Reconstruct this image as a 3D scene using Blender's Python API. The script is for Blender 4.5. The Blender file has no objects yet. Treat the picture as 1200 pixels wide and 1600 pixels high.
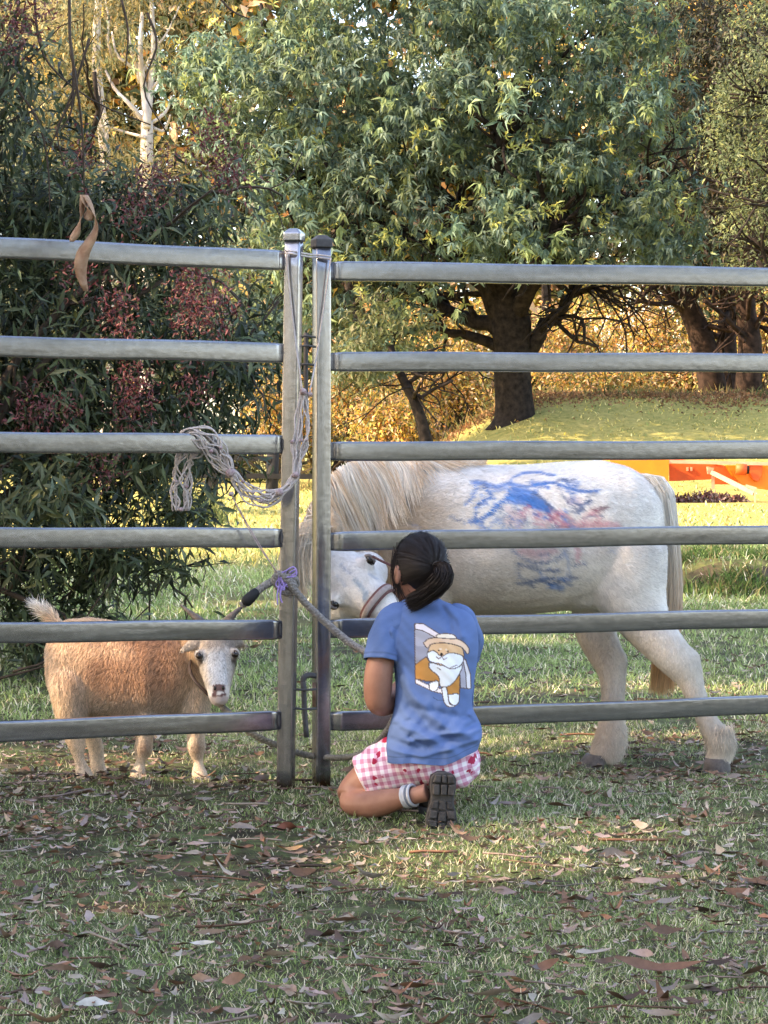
import bpy, math, random
import numpy as np
from mathutils import Vector, Matrix
from mathutils.bvhtree import BVHTree

scene = bpy.context.scene
R = np.random.RandomState(7)
random.seed(7)

# ------------------------------------------------------------------ camera, sky, sun, exposure
FPX = 3500.0                      # focal length in pixels of the 1200x1600 photograph
CAM_H = 1.08
PITCH = math.atan(100.0 / FPX)
cam_data = bpy.data.cameras.new('camera')
cam = bpy.data.objects.new('camera', cam_data)
scene.collection.objects.link(cam)
cam.location = (0, 0, CAM_H)
cam.rotation_euler = (math.pi / 2 - PITCH, 0, 0)
cam_data.sensor_fit = 'VERTICAL'
cam_data.sensor_height = 36.0
cam_data.lens = FPX / 1600 * 36.0
cam_data.clip_start = 0.05
cam_data.clip_end = 2000
scene.camera = cam

TO_SUN = np.array([-0.78, -0.18, 0.59]); TO_SUN /= np.linalg.norm(TO_SUN)
world = bpy.data.worlds.new('World'); scene.world = world; world.use_nodes = True
wn = world.node_tree.nodes; wl = world.node_tree.links
bg = wn['Background']; bg.inputs['Strength'].default_value = 0.15
sky = wn.new('ShaderNodeTexSky'); sky.sky_type = 'NISHITA'; sky.sun_disc = False
sky.sun_elevation = math.asin(TO_SUN[2])
sky.sun_rotation = math.atan2(TO_SUN[0], TO_SUN[1])
sky.air_density = 1.0; sky.dust_density = 1.5; sky.ozone_density = 1.0
wl.new(sky.outputs['Color'], bg.inputs['Color'])
sun_data = bpy.data.lights.new('sun', 'SUN'); sun_data.energy = 2.3; sun_data.angle = math.radians(0.53)
sun_data.color = (1.0, 0.83, 0.60)
sun = bpy.data.objects.new('sun', sun_data); scene.collection.objects.link(sun)
sun.rotation_euler = Vector(tuple(-TO_SUN)).to_track_quat('-Z', 'Y').to_euler()
sun.location = (-20, 5, 20)
scene.view_settings.view_transform = 'Standard'
scene.view_settings.look = 'None'
scene.view_settings.gamma = 1.0
scene.view_settings.use_curve_mapping = False
scene.view_settings.exposure = 2.62
scene.view_settings.use_white_balance = True
scene.view_settings.white_balance_temperature = 7400
scene.view_settings.white_balance_tint = 16
scene.render.engine = 'CYCLES'
scene.cycles.max_bounces = 8
scene.cycles.transparent_max_bounces = 4
scene.cycles.use_denoising = True

# ------------------------------------------------------------------ helpers
C = scene.collection
CP, SP = math.cos(PITCH), math.sin(PITCH)

def P(px, py, Y):
    """point at depth Y that stands at this place of the photograph"""
    a = (px - 600) / FPX; b = (py - 800) / FPX
    d = np.array([a, CP - b * SP, -SP - b * CP])
    return np.array([0, 0, CAM_H]) + d * (Y / d[1])

def to_px(V):
    V = np.asarray(V, float) - np.array([0, 0, CAM_H])
    f = V[..., 1] * CP - V[..., 2] * SP
    u = V[..., 1] * SP + V[..., 2] * CP
    return 600 + FPX * V[..., 0] / f, 800 - FPX * u / f

def sm(a, b, x):
    t = np.clip((np.asarray(x, float) - a) / (b - a), 0, 1)
    return t * t * (3 - 2 * t)

def tz(x, y):
    """height of the ground"""
    x = np.asarray(x, float); y = np.asarray(y, float)
    z = -0.035 * sm(7.1, 7.7, y)
    z = z + 2.45 * sm(47, 58, y) * sm(-1.0, 4.0, x - 0.02 * (y - 55))
    edge = 16.7 + 0.35 * np.sin(x * 2.3) + 0.18 * np.sin(x * 5.9 + 1)
    z = z + 0.27 * sm(0, 0.45, y - edge) * (1 - sm(19, 25, y)) * sm(1.95, 2.55, x + 0.2 * np.sin(y * 3))
    z = z + 0.006 * np.sin(x * 7.1 + y * 3.3) * np.sin(y * 5.7 - x * 2.1) + 0.008 * np.sin(x * 2.3 + 1.3 * y)
    return z

def tag(o, label=None, cat=None, group=None, kind=None):
    if label: o['label'] = label
    if cat: o['category'] = cat
    if group: o['group'] = group
    if kind: o['kind'] = kind
    return o

def empty(name, loc, label, cat, group=None):
    o = bpy.data.objects.new(name, None); C.objects.link(o)
    o.location = tuple(float(c) for c in loc); o.empty_display_size = 0.1
    return tag(o, label, cat, group)

def build_mesh(name, V, Fs, col=None, uv=None, smooth=True):
    """V (n,3); Fs: array (m,k) or list of such arrays"""
    V = np.asarray(V, np.float32)
    if not isinstance(Fs, (list, tuple)): Fs = [Fs]
    Fs = [np.asarray(f, np.int32) for f in Fs if len(f)]
    me = bpy.data.meshes.new(name)
    me.vertices.add(len(V)); me.vertices.foreach_set('co', V.ravel())
    nl = sum(f.size for f in Fs); npoly = sum(len(f) for f in Fs)
    me.loops.add(nl); me.polygons.add(npoly)
    me.loops.foreach_set('vertex_index', np.concatenate([f.ravel() for f in Fs]))
    tot = np.concatenate([np.full(len(f), f.shape[1], np.int32) for f in Fs])
    st = np.concatenate([[0], np.cumsum(tot)[:-1]]).astype(np.int32)
    me.polygons.foreach_set('loop_start', st)
    me.polygons.foreach_set('loop_total', tot)
    me.polygons.foreach_set('use_smooth', np.full(npoly, smooth))
    me.update(calc_edges=True)
    if col is not None:
        col = np.asarray(col, np.float32)
        at = me.color_attributes.new('Col', 'FLOAT_COLOR', 'POINT')
        c4 = np.ones((len(V), 4), np.float32); c4[:, :3] = col
        at.data.foreach_set('color', c4.ravel())
    if uv is not None:
        ul = me.uv_layers.new(name='UVMap')
        li = np.concatenate([f.ravel() for f in Fs])
        ul.data.foreach_set('uv', np.asarray(uv, np.float32)[li].ravel())
    return me

def link(name, me, mat=None, parent=None, loc=None):
    o = bpy.data.objects.new(name, me); C.objects.link(o)
    if mat is not None and len(me.materials) == 0: me.materials.append(mat)
    if parent is not None:
        o.parent = parent
        o.matrix_parent_inverse = Matrix.Translation(-parent.location)
    if loc is not None: o.location = tuple(float(c) for c in loc)
    return o

def mk(name, V, Fs, mat, parent=None, col=None, uv=None, smooth=True):
    return link(name, build_mesh(name, V, Fs, col, uv, smooth), mat, parent)

def nrm(v):
    v = np.asarray(v, float); return v / (np.linalg.norm(v, axis=-1, keepdims=True) + 1e-12)

def catmull(pts, n):
    """resample an array of control points (k,d) to n points"""
    p = np.asarray(pts, float)
    if len(p) == 2:
        t = np.linspace(0, 1, n)[:, None]; return p[0] * (1 - t) + p[1] * t
    q = np.vstack([2 * p[0] - p[1], p, 2 * p[-1] - p[-2]])
    s = np.linspace(0, len(p) - 1 - 1e-9, n); i = s.astype(int); t = (s - i)[:, None]
    a, b, c, d = q[i], q[i + 1], q[i + 2], q[i + 3]
    return 0.5 * (2 * b + (c - a) * t + (2 * a - 5 * b + 4 * c - d) * t ** 2 + (3 * b - a - 3 * c + d) * t ** 3)

class MB:
    """collects shapes into one mesh"""
    def __init__(s): s.V = []; s.F = {}; s.n = 0; s.C = []
    def add(s, V, Fs, col=None):
        V = np.asarray(V, float)
        if not isinstance(Fs, (list, tuple)): Fs = [Fs]
        for f in Fs:
            f = np.asarray(f, int)
            if len(f): s.F.setdefault(f.shape[1], []).append(f + s.n)
        s.V.append(V); s.n += len(V)
        if col is not None:
            col = np.asarray(col, float)
            s.C.append(np.broadcast_to(col, (len(V), 3)))
        return s
    def arrays(s):
        return np.vstack(s.V), [np.vstack(f) for f in s.F.values()]
    def build(s, name, mat, parent=None, smooth=True, bevel=0):
        V, F = s.arrays()
        o = mk(name, V, F, mat, parent, np.vstack(s.C) if s.C else None, smooth=smooth)
        if bevel:
            m = o.modifiers.new('bevel', 'BEVEL'); m.width = bevel; m.segments = 2; m.limit_method = 'ANGLE'
        return o

def box(c, size, rot=None):
    """eight corners and six faces; rot 3x3"""
    h = np.asarray(size, float) / 2
    V = np.array([[x, y, z] for x in (-1, 1) for y in (-1, 1) for z in (-1, 1)], float) * h
    if rot is not None: V = V @ np.asarray(rot).T
    F = np.array([[0, 1, 3, 2], [4, 6, 7, 5], [0, 4, 5, 1], [2, 3, 7, 6], [0, 2, 6, 4], [1, 5, 7, 3]])
    return V + np.asarray(c, float), F

def beam(a, b, w, h, up=(0, 0, 1)):
    a = np.asarray(a, float); b = np.asarray(b, float)
    t = nrm(b - a); s = nrm(np.cross(t, up)); u = np.cross(s, t)
    return box((a + b) / 2, (np.linalg.norm(b - a), w, h), np.stack([t, s, u], 1))

def tube(pts, rad, n=8, cap=True, flat=1.0):
    p = np.asarray(pts, float); k = len(p)
    r = np.broadcast_to(np.asarray(rad, float), (k,))
    t = np.gradient(p, axis=0); t = nrm(t)
    u = np.zeros_like(p)
    ref = np.array([0, 0, 1.0]) if abs(t[0][2]) < 0.9 else np.array([1.0, 0, 0])
    u[0] = nrm(np.cross(t[0], ref))
    for i in range(1, k):
        v = u[i - 1] - t[i] * np.dot(u[i - 1], t[i]); u[i] = nrm(v)
    w = np.cross(t, u)
    a = np.linspace(0, 2 * np.pi, n, endpoint=False)
    V = p[:, None] + r[:, None, None] * (np.cos(a)[None, :, None] * u[:, None] + flat * np.sin(a)[None, :, None] * w[:, None])
    V = V.reshape(-1, 3)
    i = np.arange(k - 1)[:, None] * n; j = np.arange(n)[None]; j2 = (j + 1) % n
    F = [np.stack([i + j, i + j2, i + n + j2, i + n + j], -1).reshape(-1, 4)]
    if cap:
        V = np.vstack([V, p[0], p[-1]])
        c0, c1 = len(V) - 2, len(V) - 1
        j = np.arange(n); j2 = (j + 1) % n
        F.append(np.vstack([np.stack([j2, j, np.full(n, c0)], 1), np.stack([j + (k - 1) * n, j2 + (k - 1) * n, np.full(n, c1)], 1)]))
    return V, F

def loft(secs, n=28, cap=True, power=2.0):
    """secs: (centre, U axis, V axis, ru, rv)"""
    a = np.linspace(0, 2 * np.pi, n, endpoint=False)
    ca = np.sign(np.cos(a)) * np.abs(np.cos(a)) ** (2 / power); sa = np.sign(np.sin(a)) * np.abs(np.sin(a)) ** (2 / power)
    V = np.vstack([np.asarray(c) + ru * ca[:, None] * np.asarray(U) + rv * sa[:, None] * np.asarray(W) for c, U, W, ru, rv in secs])
    k = len(secs)
    i = np.arange(k - 1)[:, None] * n; j = np.arange(n)[None]; j2 = (j + 1) % n
    F = [np.stack([i + j, i + j2, i + n + j2, i + n + j], -1).reshape(-1, 4)]
    if cap:
        V = np.vstack([V, secs[0][0], secs[-1][0]]); c0, c1 = len(V) - 2, len(V) - 1
        j = np.arange(n); j2 = (j + 1) % n
        F.append(np.vstack([np.stack([j2, j, np.full(n, c0)], 1), np.stack([j + (k - 1) * n, j2 + (k - 1) * n, np.full(n, c1)], 1)]))
    return V, F

def ellipsoid(c, r, rot=None, nu=20, nv=12):
    th = np.linspace(0, np.pi, nv + 1)[1:-1]; ph = np.linspace(0, 2 * np.pi, nu, endpoint=False)
    V = np.array([[math.sin(t) * math.cos(p), math.sin(t) * math.sin(p), math.cos(t)] for t in th for p in ph])
    V = np.vstack([V, [0, 0, 1], [0, 0, -1]]) * np.asarray(r, float)
    if rot is not None: V = V @ np.asarray(rot).T
    k = len(th); i = np.arange(k - 1)[:, None] * nu; j = np.arange(nu)[None]; j2 = (j + 1) % nu
    F = [np.stack([i + j, i + nu + j, i + nu + j2, i + j2], -1).reshape(-1, 4)]
    j = np.arange(nu); j2 = (j + 1) % nu; top, bot = k * nu, k * nu + 1
    F.append(np.vstack([np.stack([np.full(nu, top), j, j2], 1), np.stack([(k - 1) * nu + j2, (k - 1) * nu + j, np.full(nu, bot)], 1)]))
    return V + np.asarray(c, float), F

def fuse(shapes, voxel, smooth=6, factor=0.5):
    """one continuous surface from overlapping closed shapes -> (V, quads, normals)"""
    mb = MB()
    for V, F in shapes: mb.add(V, F)
    V, F = mb.arrays()
    me = build_mesh('fuse', V, F); o = bpy.data.objects.new('fuse', me); C.objects.link(o)
    m = o.modifiers.new('r', 'REMESH'); m.mode = 'VOXEL'; m.voxel_size = voxel; m.adaptivity = 0
    if smooth:
        s = o.modifiers.new('s', 'SMOOTH'); s.factor = factor; s.iterations = smooth
    dg = bpy.context.evaluated_depsgraph_get(); dg.update()
    ev = o.evaluated_get(dg); em = ev.to_mesh()
    nv = len(em.vertices); V = np.empty(nv * 3, np.float32); em.vertices.foreach_get('co', V); V = V.reshape(-1, 3).astype(float)
    N = np.empty(nv * 3, np.float32); em.vertices.foreach_get('normal', N); N = N.reshape(-1, 3).astype(float)
    lt = np.empty(len(em.polygons), np.int32); em.polygons.foreach_get('loop_total', lt)
    li = np.empty(len(em.loops), np.int32); em.loops.foreach_get('vertex_index', li)
    st = np.concatenate([[0], np.cumsum(lt)[:-1]])
    q = st[lt == 4]; Q = np.stack([li[q], li[q + 1], li[q + 2], li[q + 3]], 1)
    t = st[lt == 3]; T = np.stack([li[t], li[t + 1], li[t + 2]], 1)
    ev.to_mesh_clear(); bpy.data.objects.remove(o); bpy.data.meshes.remove(me)
    return V, [Q, T] if len(T) else [Q], N

def ribbons(S, width, cols, tipw=0.2, side=None):
    """S (m,k,3) centre lines; width (m,); cols (m,3) -> V,F,col (flat hair strands that face outward)"""
    m, k, _ = S.shape
    T = np.gradient(S, axis=1); T = nrm(T)
    if side is None:
        side = nrm(R.normal(size=(m, 3)))
    sd = nrm(np.cross(T, side[:, None, :]))
    w = np.asarray(width)[:, None] * np.linspace(1, tipw, k)[None] / 2
    A = S + sd * w[..., None]; B = S - sd * w[..., None]
    V = np.stack([A, B], 2).reshape(-1, 3)
    base = np.arange(m)[:, None] * (2 * k); j = np.arange(k - 1)[None] * 2
    F = np.stack([base + j, base + j + 1, base + j + 3, base + j + 2], -1).reshape(-1, 4)
    c = np.repeat(np.asarray(cols), 2 * k, axis=0)
    return V, F, c

def sample_surface(V, Fs, n):
    T = []
    for f in Fs:
        if f.shape[1] == 4: T += [f[:, [0, 1, 2]], f[:, [0, 2, 3]]]
        else: T.append(f)
    T = np.vstack(T)
    a, b, c = V[T[:, 0]], V[T[:, 1]], V[T[:, 2]]
    ar = np.linalg.norm(np.cross(b - a, c - a), axis=1); i = R.choice(len(T), n, p=ar / ar.sum())
    u, v = R.rand(n), R.rand(n); s = u + v > 1; u[s], v[s] = 1 - u[s], 1 - v[s]
    w = np.stack([1 - u - v, u, v], 1)
    return T[i], w

def fur(V, Fs, N, col, n, length, width, flow, lift=0.25, jitter=0.25, k=3, shade=0.25, paint=None):
    """short hair over a surface; length/flow are functions of (points, normals)"""
    T, w = sample_surface(V, Fs, n)
    p = (V[T] * w[..., None]).sum(1); nn = nrm((N[T] * w[..., None]).sum(1)); c = (col[T] * w[..., None]).sum(1)
    if paint is not None: c = paint(p, nn, c)
    L = length(p, nn); keep = L > 1e-4
    p, nn, c, L = p[keep], nn[keep], c[keep], L[keep]
    f = flow(p, nn) + R.normal(size=p.shape) * jitter
    f = nrm(f - nn * (f * nn).sum(1, keepdims=True))
    L = L * R.uniform(0.6, 1.25, len(L))
    d0 = nrm(f + nn * (lift * 2.2)); d1 = nrm(f + nn * lift * 0.6)
    S = np.stack([p - nn * 0.002, p + d0 * L[:, None] * 0.45, p + d0 * L[:, None] * 0.45 + d1 * L[:, None] * 0.55], 1)
    c = np.clip(c * R.uniform(1 - shade, 1 + shade * 0.8, (len(c), 1)), 0, 1)
    return ribbons(S, np.full(len(S), width), c, 0.15, side=nn)

def leaf_cards(p, d, up, L, W, col, droop=0.15, fold=0.25):
    """n leaves with a midrib fold: 5 vertices, 4 triangles each"""
    n = len(p); d = nrm(d); s = nrm(np.cross(d, up)); u = np.cross(s, d)
    L = np.broadcast_to(L, (n,))[:, None]; W = np.broadcast_to(W, (n,))[:, None]
    m = p + d * L * 0.45
    t = p + d * L * np.sqrt(max(1 - droop ** 2, 0.2)) - u * L * droop
    l = m + s * W / 2 + u * W * fold; r = m - s * W / 2 + u * W * fold
    V = np.stack([p, l, m, r, t], 1).reshape(-1, 3)
    b = np.arange(n)[:, None] * 5
    F = np.stack([b + [0, 2, 1], b + [0, 3, 2], b + [1, 2, 4], b + [2, 3, 4]], 1).reshape(-1, 3)
    return V, F, np.repeat(col, 5, axis=0)

# ------------------------------------------------------------------ materials
def mat(name, color=(0.5, 0.5, 0.5), rough=0.7, metal=0.0, spec=0.3, var=0.0, scale=30.0, bump=0.0, attr=False,
        trans=0.0, rvar=0.0, color2=None, detail=6.0):
    m = bpy.data.materials.new(name); m.use_nodes = True
    nt = m.node_tree; b = nt.nodes['Principled BSDF']; b.location = (400, 0)
    b.inputs['Roughness'].default_value = rough; b.inputs['Metallic'].default_value = metal
    b.inputs['Specular IOR Level'].default_value = spec
    co = None
    if attr:
        a = nt.nodes.new('ShaderNodeAttribute'); a.attribute_name = 'Col'; co = a.outputs['Color']
    nz = None
    if var or bump or rvar or color2:
        tc = nt.nodes.new('ShaderNodeTexCoord')
        nz = nt.nodes.new('ShaderNodeTexNoise'); nz.inputs['Scale'].default_value = scale
        nz.inputs['Detail'].default_value = detail; nz.inputs['Roughness'].default_value = 0.62
        nt.links.new(tc.outputs['Object'], nz.inputs['Vector'])
    if color2 is not None:
        rp = nt.nodes.new('ShaderNodeValToRGB'); rp.color_ramp.elements[0].position = 0.36; rp.color_ramp.elements[1].position = 0.64
        rp.color_ramp.elements[0].color = (*color, 1); rp.color_ramp.elements[1].color = (*color2, 1)
        nt.links.new(nz.outputs['Fac'], rp.inputs['Fac']); co = rp.outputs['Color']
    elif var:
        mr = nt.nodes.new('ShaderNodeMapRange'); mr.inputs['From Min'].default_value = 0.25; mr.inputs['From Max'].default_value = 0.75
        mr.inputs['To Min'].default_value = 1 - var; mr.inputs['To Max'].default_value = 1 + var
        nt.links.new(nz.outputs['Fac'], mr.inputs['Value'])
        mx = nt.nodes.new('ShaderNodeMix'); mx.data_type = 'RGBA'; mx.blend_type = 'MULTIPLY'; mx.inputs['Factor'].default_value = 1
        if co is not None: nt.links.new(co, mx.inputs[6])
        else: mx.inputs[6].default_value = (*color, 1)
        nt.links.new(mr.outputs['Result'], mx.inputs[7]); co = mx.outputs[2]
    if co is not None: nt.links.new(co, b.inputs['Base Color'])
    else: b.inputs['Base Color'].default_value = (*color, 1)
    if rvar:
        mr2 = nt.nodes.new('ShaderNodeMapRange'); mr2.inputs['To Min'].default_value = rough - rvar; mr2.inputs['To Max'].default_value = rough + rvar
        nt.links.new(nz.outputs['Fac'], mr2.inputs['Value']); nt.links.new(mr2.outputs['Result'], b.inputs['Roughness'])
    if bump:
        bp = nt.nodes.new('ShaderNodeBump'); bp.inputs['Strength'].default_value = bump; bp.inputs['Distance'].default_value = 0.02
        nt.links.new(nz.outputs['Fac'], bp.inputs['Height']); nt.links.new(bp.outputs['Normal'], b.inputs['Normal'])
    if trans:
        t = nt.nodes.new('ShaderNodeBsdfTranslucent'); ms = nt.nodes.new('ShaderNodeMixShader'); ms.inputs[0].default_value = trans
        out = nt.nodes['Material Output']
        if co is not None: nt.links.new(co, t.inputs['Color'])
        else: t.inputs['Color'].default_value = (*color, 1)
        nt.links.new(b.outputs[0], ms.inputs[1]); nt.links.new(t.outputs[0], ms.inputs[2]); nt.links.new(ms.outputs[0], out.inputs['Surface'])
    return m

M_leaf = mat('leaf', attr=True, rough=0.5, spec=0.2, trans=0.38)
M_shrubleaf = mat('shrub_leaf', attr=True, rough=0.45, spec=0.22, trans=0.2)
M_grass = mat('grass_blade', attr=True, rough=0.75, spec=0.08, trans=0.3)
M_litter = mat('dry_leaf', attr=True, rough=0.75, spec=0.2, var=0.25, scale=60)
M_hair = mat('animal_hair', attr=True, rough=0.55, spec=0.25, trans=0.18)
M_bark = mat('dark_bark', (0.010, 0.008, 0.007), 0.95, scale=7, bump=1.0, spec=0.1, color2=(0.034, 0.026, 0.021))
M_gumbark = mat('pale_gum_bark', (0.40, 0.32, 0.26), 0.7, scale=2.0, bump=0.2, color2=(0.62, 0.55, 0.48))
M_twig = mat('twig', (0.06, 0.042, 0.03), 0.85, var=0.4, scale=20)

# ------------------------------------------------------------------ ground
def ground_material():
    m = bpy.data.materials.new('lawn_soil'); m.use_nodes = True; nt = m.node_tree; b = nt.nodes['Principled BSDF']
    b.inputs['Roughness'].default_value = 0.95; b.inputs['Specular IOR Level'].default_value = 0.1
    geo = nt.nodes.new('ShaderNodeNewGeometry')
    def noise(s, d=6, r=0.6):
        n = nt.nodes.new('ShaderNodeTexNoise'); n.inputs['Scale'].default_value = s; n.inputs['Detail'].default_value = d; n.inputs['Roughness'].default_value = r
        nt.links.new(geo.outputs['Position'], n.inputs['Vector']); return n.outputs['Fac']
    def ramp(f, stops):
        r = nt.nodes.new('ShaderNodeValToRGB'); e = r.color_ramp.elements
        while len(e) < len(stops): e.new(0.5)
        for i, (p, c) in enumerate(stops): e[i].position = p; e[i].color = (*c, 1)
        nt.links.new(f, r.inputs['Fac']); return r.outputs['Color']
    def mix(f, a, b_):
        x = nt.nodes.new('ShaderNodeMix'); x.data_type = 'RGBA'
        if isinstance(f, float): x.inputs['Factor'].default_value = f
        else: nt.links.new(f, x.inputs['Factor'])
        nt.links.new(a, x.inputs[6]); nt.links.new(b_, x.inputs[7]); return x.outputs[2]
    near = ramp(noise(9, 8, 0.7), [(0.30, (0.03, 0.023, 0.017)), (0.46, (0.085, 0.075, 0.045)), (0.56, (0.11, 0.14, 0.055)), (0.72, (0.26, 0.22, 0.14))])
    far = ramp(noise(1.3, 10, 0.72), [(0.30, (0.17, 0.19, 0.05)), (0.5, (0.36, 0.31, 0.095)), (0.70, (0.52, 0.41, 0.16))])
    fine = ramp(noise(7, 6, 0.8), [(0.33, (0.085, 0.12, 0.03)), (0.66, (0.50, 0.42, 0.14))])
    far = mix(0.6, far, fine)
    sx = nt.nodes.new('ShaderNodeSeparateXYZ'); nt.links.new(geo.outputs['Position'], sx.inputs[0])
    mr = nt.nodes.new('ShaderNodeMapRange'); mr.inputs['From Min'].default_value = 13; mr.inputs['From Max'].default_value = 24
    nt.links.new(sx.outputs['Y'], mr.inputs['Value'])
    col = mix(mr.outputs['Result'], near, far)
    # bare soil where the ground breaks off steeply
    sn = nt.nodes.new('ShaderNodeSeparateXYZ'); nt.links.new(geo.outputs['True Normal'], sn.inputs[0])
    ms = nt.nodes.new('ShaderNodeMapRange'); ms.inputs['From Min'].default_value = 0.86; ms.inputs['From Max'].default_value = 0.70
    nt.links.new(sn.outputs['Z'], ms.inputs['Value'])
    soil = ramp(noise(14, 6, 0.7), [(0.35, (0.05, 0.036, 0.026)), (0.65, (0.14, 0.10, 0.07))])
    col = mix(ms.outputs['Result'], col, soil)
    nt.links.new(col, b.inputs['Base Color'])
    bp = nt.nodes.new('ShaderNodeBump'); bp.inputs['Strength'].default_value = 0.8; bp.inputs['Distance'].default_value = 0.06
    nt.links.new(noise(16, 8, 0.75), bp.inputs['Height']); nt.links.new(bp.outputs['Normal'], b.inputs['Normal'])
    return m
gx = np.concatenate([-np.geomspace(600, 6, 40), np.arange(-5.8, 5.81, 0.1), np.geomspace(6, 600, 40)])
gy = np.concatenate([np.linspace(-200, 0, 12), np.arange(0.5, 3.4, 0.5), np.arange(3.5, 10, 0.08), np.arange(10, 26, 0.16), np.arange(26, 70, 0.6), np.geomspace(71, 900, 30)])
XX, YY = np.meshgrid(gx, gy)
ZZ = tz(XX, YY)
nx, ny = len(gx), len(gy)
i = np.arange(ny - 1)[:, None] * nx; j = np.arange(nx - 1)[None]
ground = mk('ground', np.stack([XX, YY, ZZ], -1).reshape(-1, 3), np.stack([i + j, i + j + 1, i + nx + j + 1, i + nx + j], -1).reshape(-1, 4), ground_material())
tag(ground, kind='structure')

# grass ------------------------------------------------------------
def noise2(x, y, s=1.0, seed=0):
    """cheap smooth noise 0..1 from a few sines"""
    r = np.random.RandomState(seed); v = 0
    for k in range(6):
        a, b_, c = r.normal(size=2).tolist() + [r.rand() * 6.28]
        v = v + np.sin((x * a + y * b_) * s * (1 + 0.6 * k) + c) / (1 + 0.35 * k)
    return 0.5 + 0.5 * np.tanh(v * 0.55)

def blades(x, y, L, W, col, lean=0.5):
    n = len(x); z = tz(x, y) - 0.003
    p = np.stack([x, y, z], 1); a = R.rand(n) * 6.283
    s = np.stack([np.cos(a), np.sin(a), 0 * a], 1); ln = R.normal(size=(n, 2)) * lean
    up = nrm(np.stack([ln[:, 0], ln[:, 1], np.ones(n)], 1)); cur = np.stack([ln[:, 0], ln[:, 1], -0.25 * np.ones(n)], 1)
    L = L[:, None]; W = W[:, None]
    m = p + up * L * 0.55; t = m + nrm(up + cur * 0.9) * L * 0.5
    V = np.stack([p - s * W / 2, p + s * W / 2, m + s * W * 0.38, m - s * W * 0.38, t], 1).reshape(-1, 3)
    b = np.arange(n)[:, None] * 5
    return V, [b + [0, 1, 2, 3], b + [3, 2, 4]], np.repeat(col, 5, axis=0)

grass = MB()
for y0, y1, hw0, hw1, dens, L0, W0 in ((3.5, 6.2, 1.5, 1.9, 19000, 0.019, 0.0024), (6.2, 9, 1.9, 2.4, 13000, 0.021, 0.0028),
                                 (9, 14, 2.5, 3.3, 3400, 0.035, 0.0052), (14, 21, 3.5, 5.0, 1000, 0.060, 0.009), (21, 30, 5.0, 6.5, 300, 0.075, 0.016), (30, 62, 7, 12, 70, 0.07, 0.03)):
    n = int((y1 - y0) * (hw0 + hw1) * dens)
    y = R.uniform(y0, y1, n); x = R.uniform(-1, 1, n) * (hw0 + (hw1 - hw0) * (y - y0) / (y1 - y0))
    d = noise2(x, y, 1.7, 3) * 0.65 + noise2(x, y, 6.0, 4) * 0.5
    keep = R.rand(n) < np.clip(d * 1.7 - 0.32, 0.06, 1)
    # trodden strip by the fence carries little grass
    keep &= R.rand(n) < 1 - 0.55 * np.exp(-((y - 7.2) / 0.55) ** 2) * (x < 0.2)
    keep &= ~((y > 43.5) & (y < 47.2) & (x > 3.6) & (x < 9))
    x, y = x[keep], y[keep]; n = len(x); g = noise2(x, y, 2.6, 9)[:, None]
    dry = (R.rand(n) < 0.36 - 0.14 * (8.5 < y0 < 20) + 0.26 * (y0 > 20) + 0.15 * (y0 > 29))[:, None]
    green = np.array([0.12, 0.18, 0.065]) * (1 - g) + np.array([0.27, 0.33, 0.12]) * g
    straw = (np.array([0.50, 0.45, 0.31]) if y0 < 20 else np.array([0.56, 0.47, 0.17])) + R.normal(size=(n, 1)) * 0.05
    col = np.where(dry, straw, green) * R.uniform(0.5, 1.5, (n, 1)) * (1.32 if y0 < 8.5 else 1.4 if y0 < 20 else 1.1)
    grass.add(*blades(x, y, L0 * R.uniform(0.5, 1.7, n), W0 * R.uniform(0.7, 1.3, n), col, 0.65))
# long tufts on the bank and along its edge
n = 16000
x = R.uniform(1.7, 5.2, n); y = 16.5 + np.abs(R.normal(size=n)) * 1.3
keep = noise2(x, y, 3.0, 21) > 0.42; x, y = x[keep], y[keep]; n = len(x)
col = np.array([0.085, 0.145, 0.04]) * R.uniform(0.5, 1.6, (n, 1)); dry = R.rand(n) < 0.2; col[dry] = np.array([0.28, 0.24, 0.11])
grass.add(*blades(x, y, R.uniform(0.06, 0.17, n), np.full(n, 0.011), col, 0.7))
o = grass.build('grass', M_grass); tag(o, 'short green lawn grass with dry straw blades', 'grass', kind='stuff')

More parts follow.
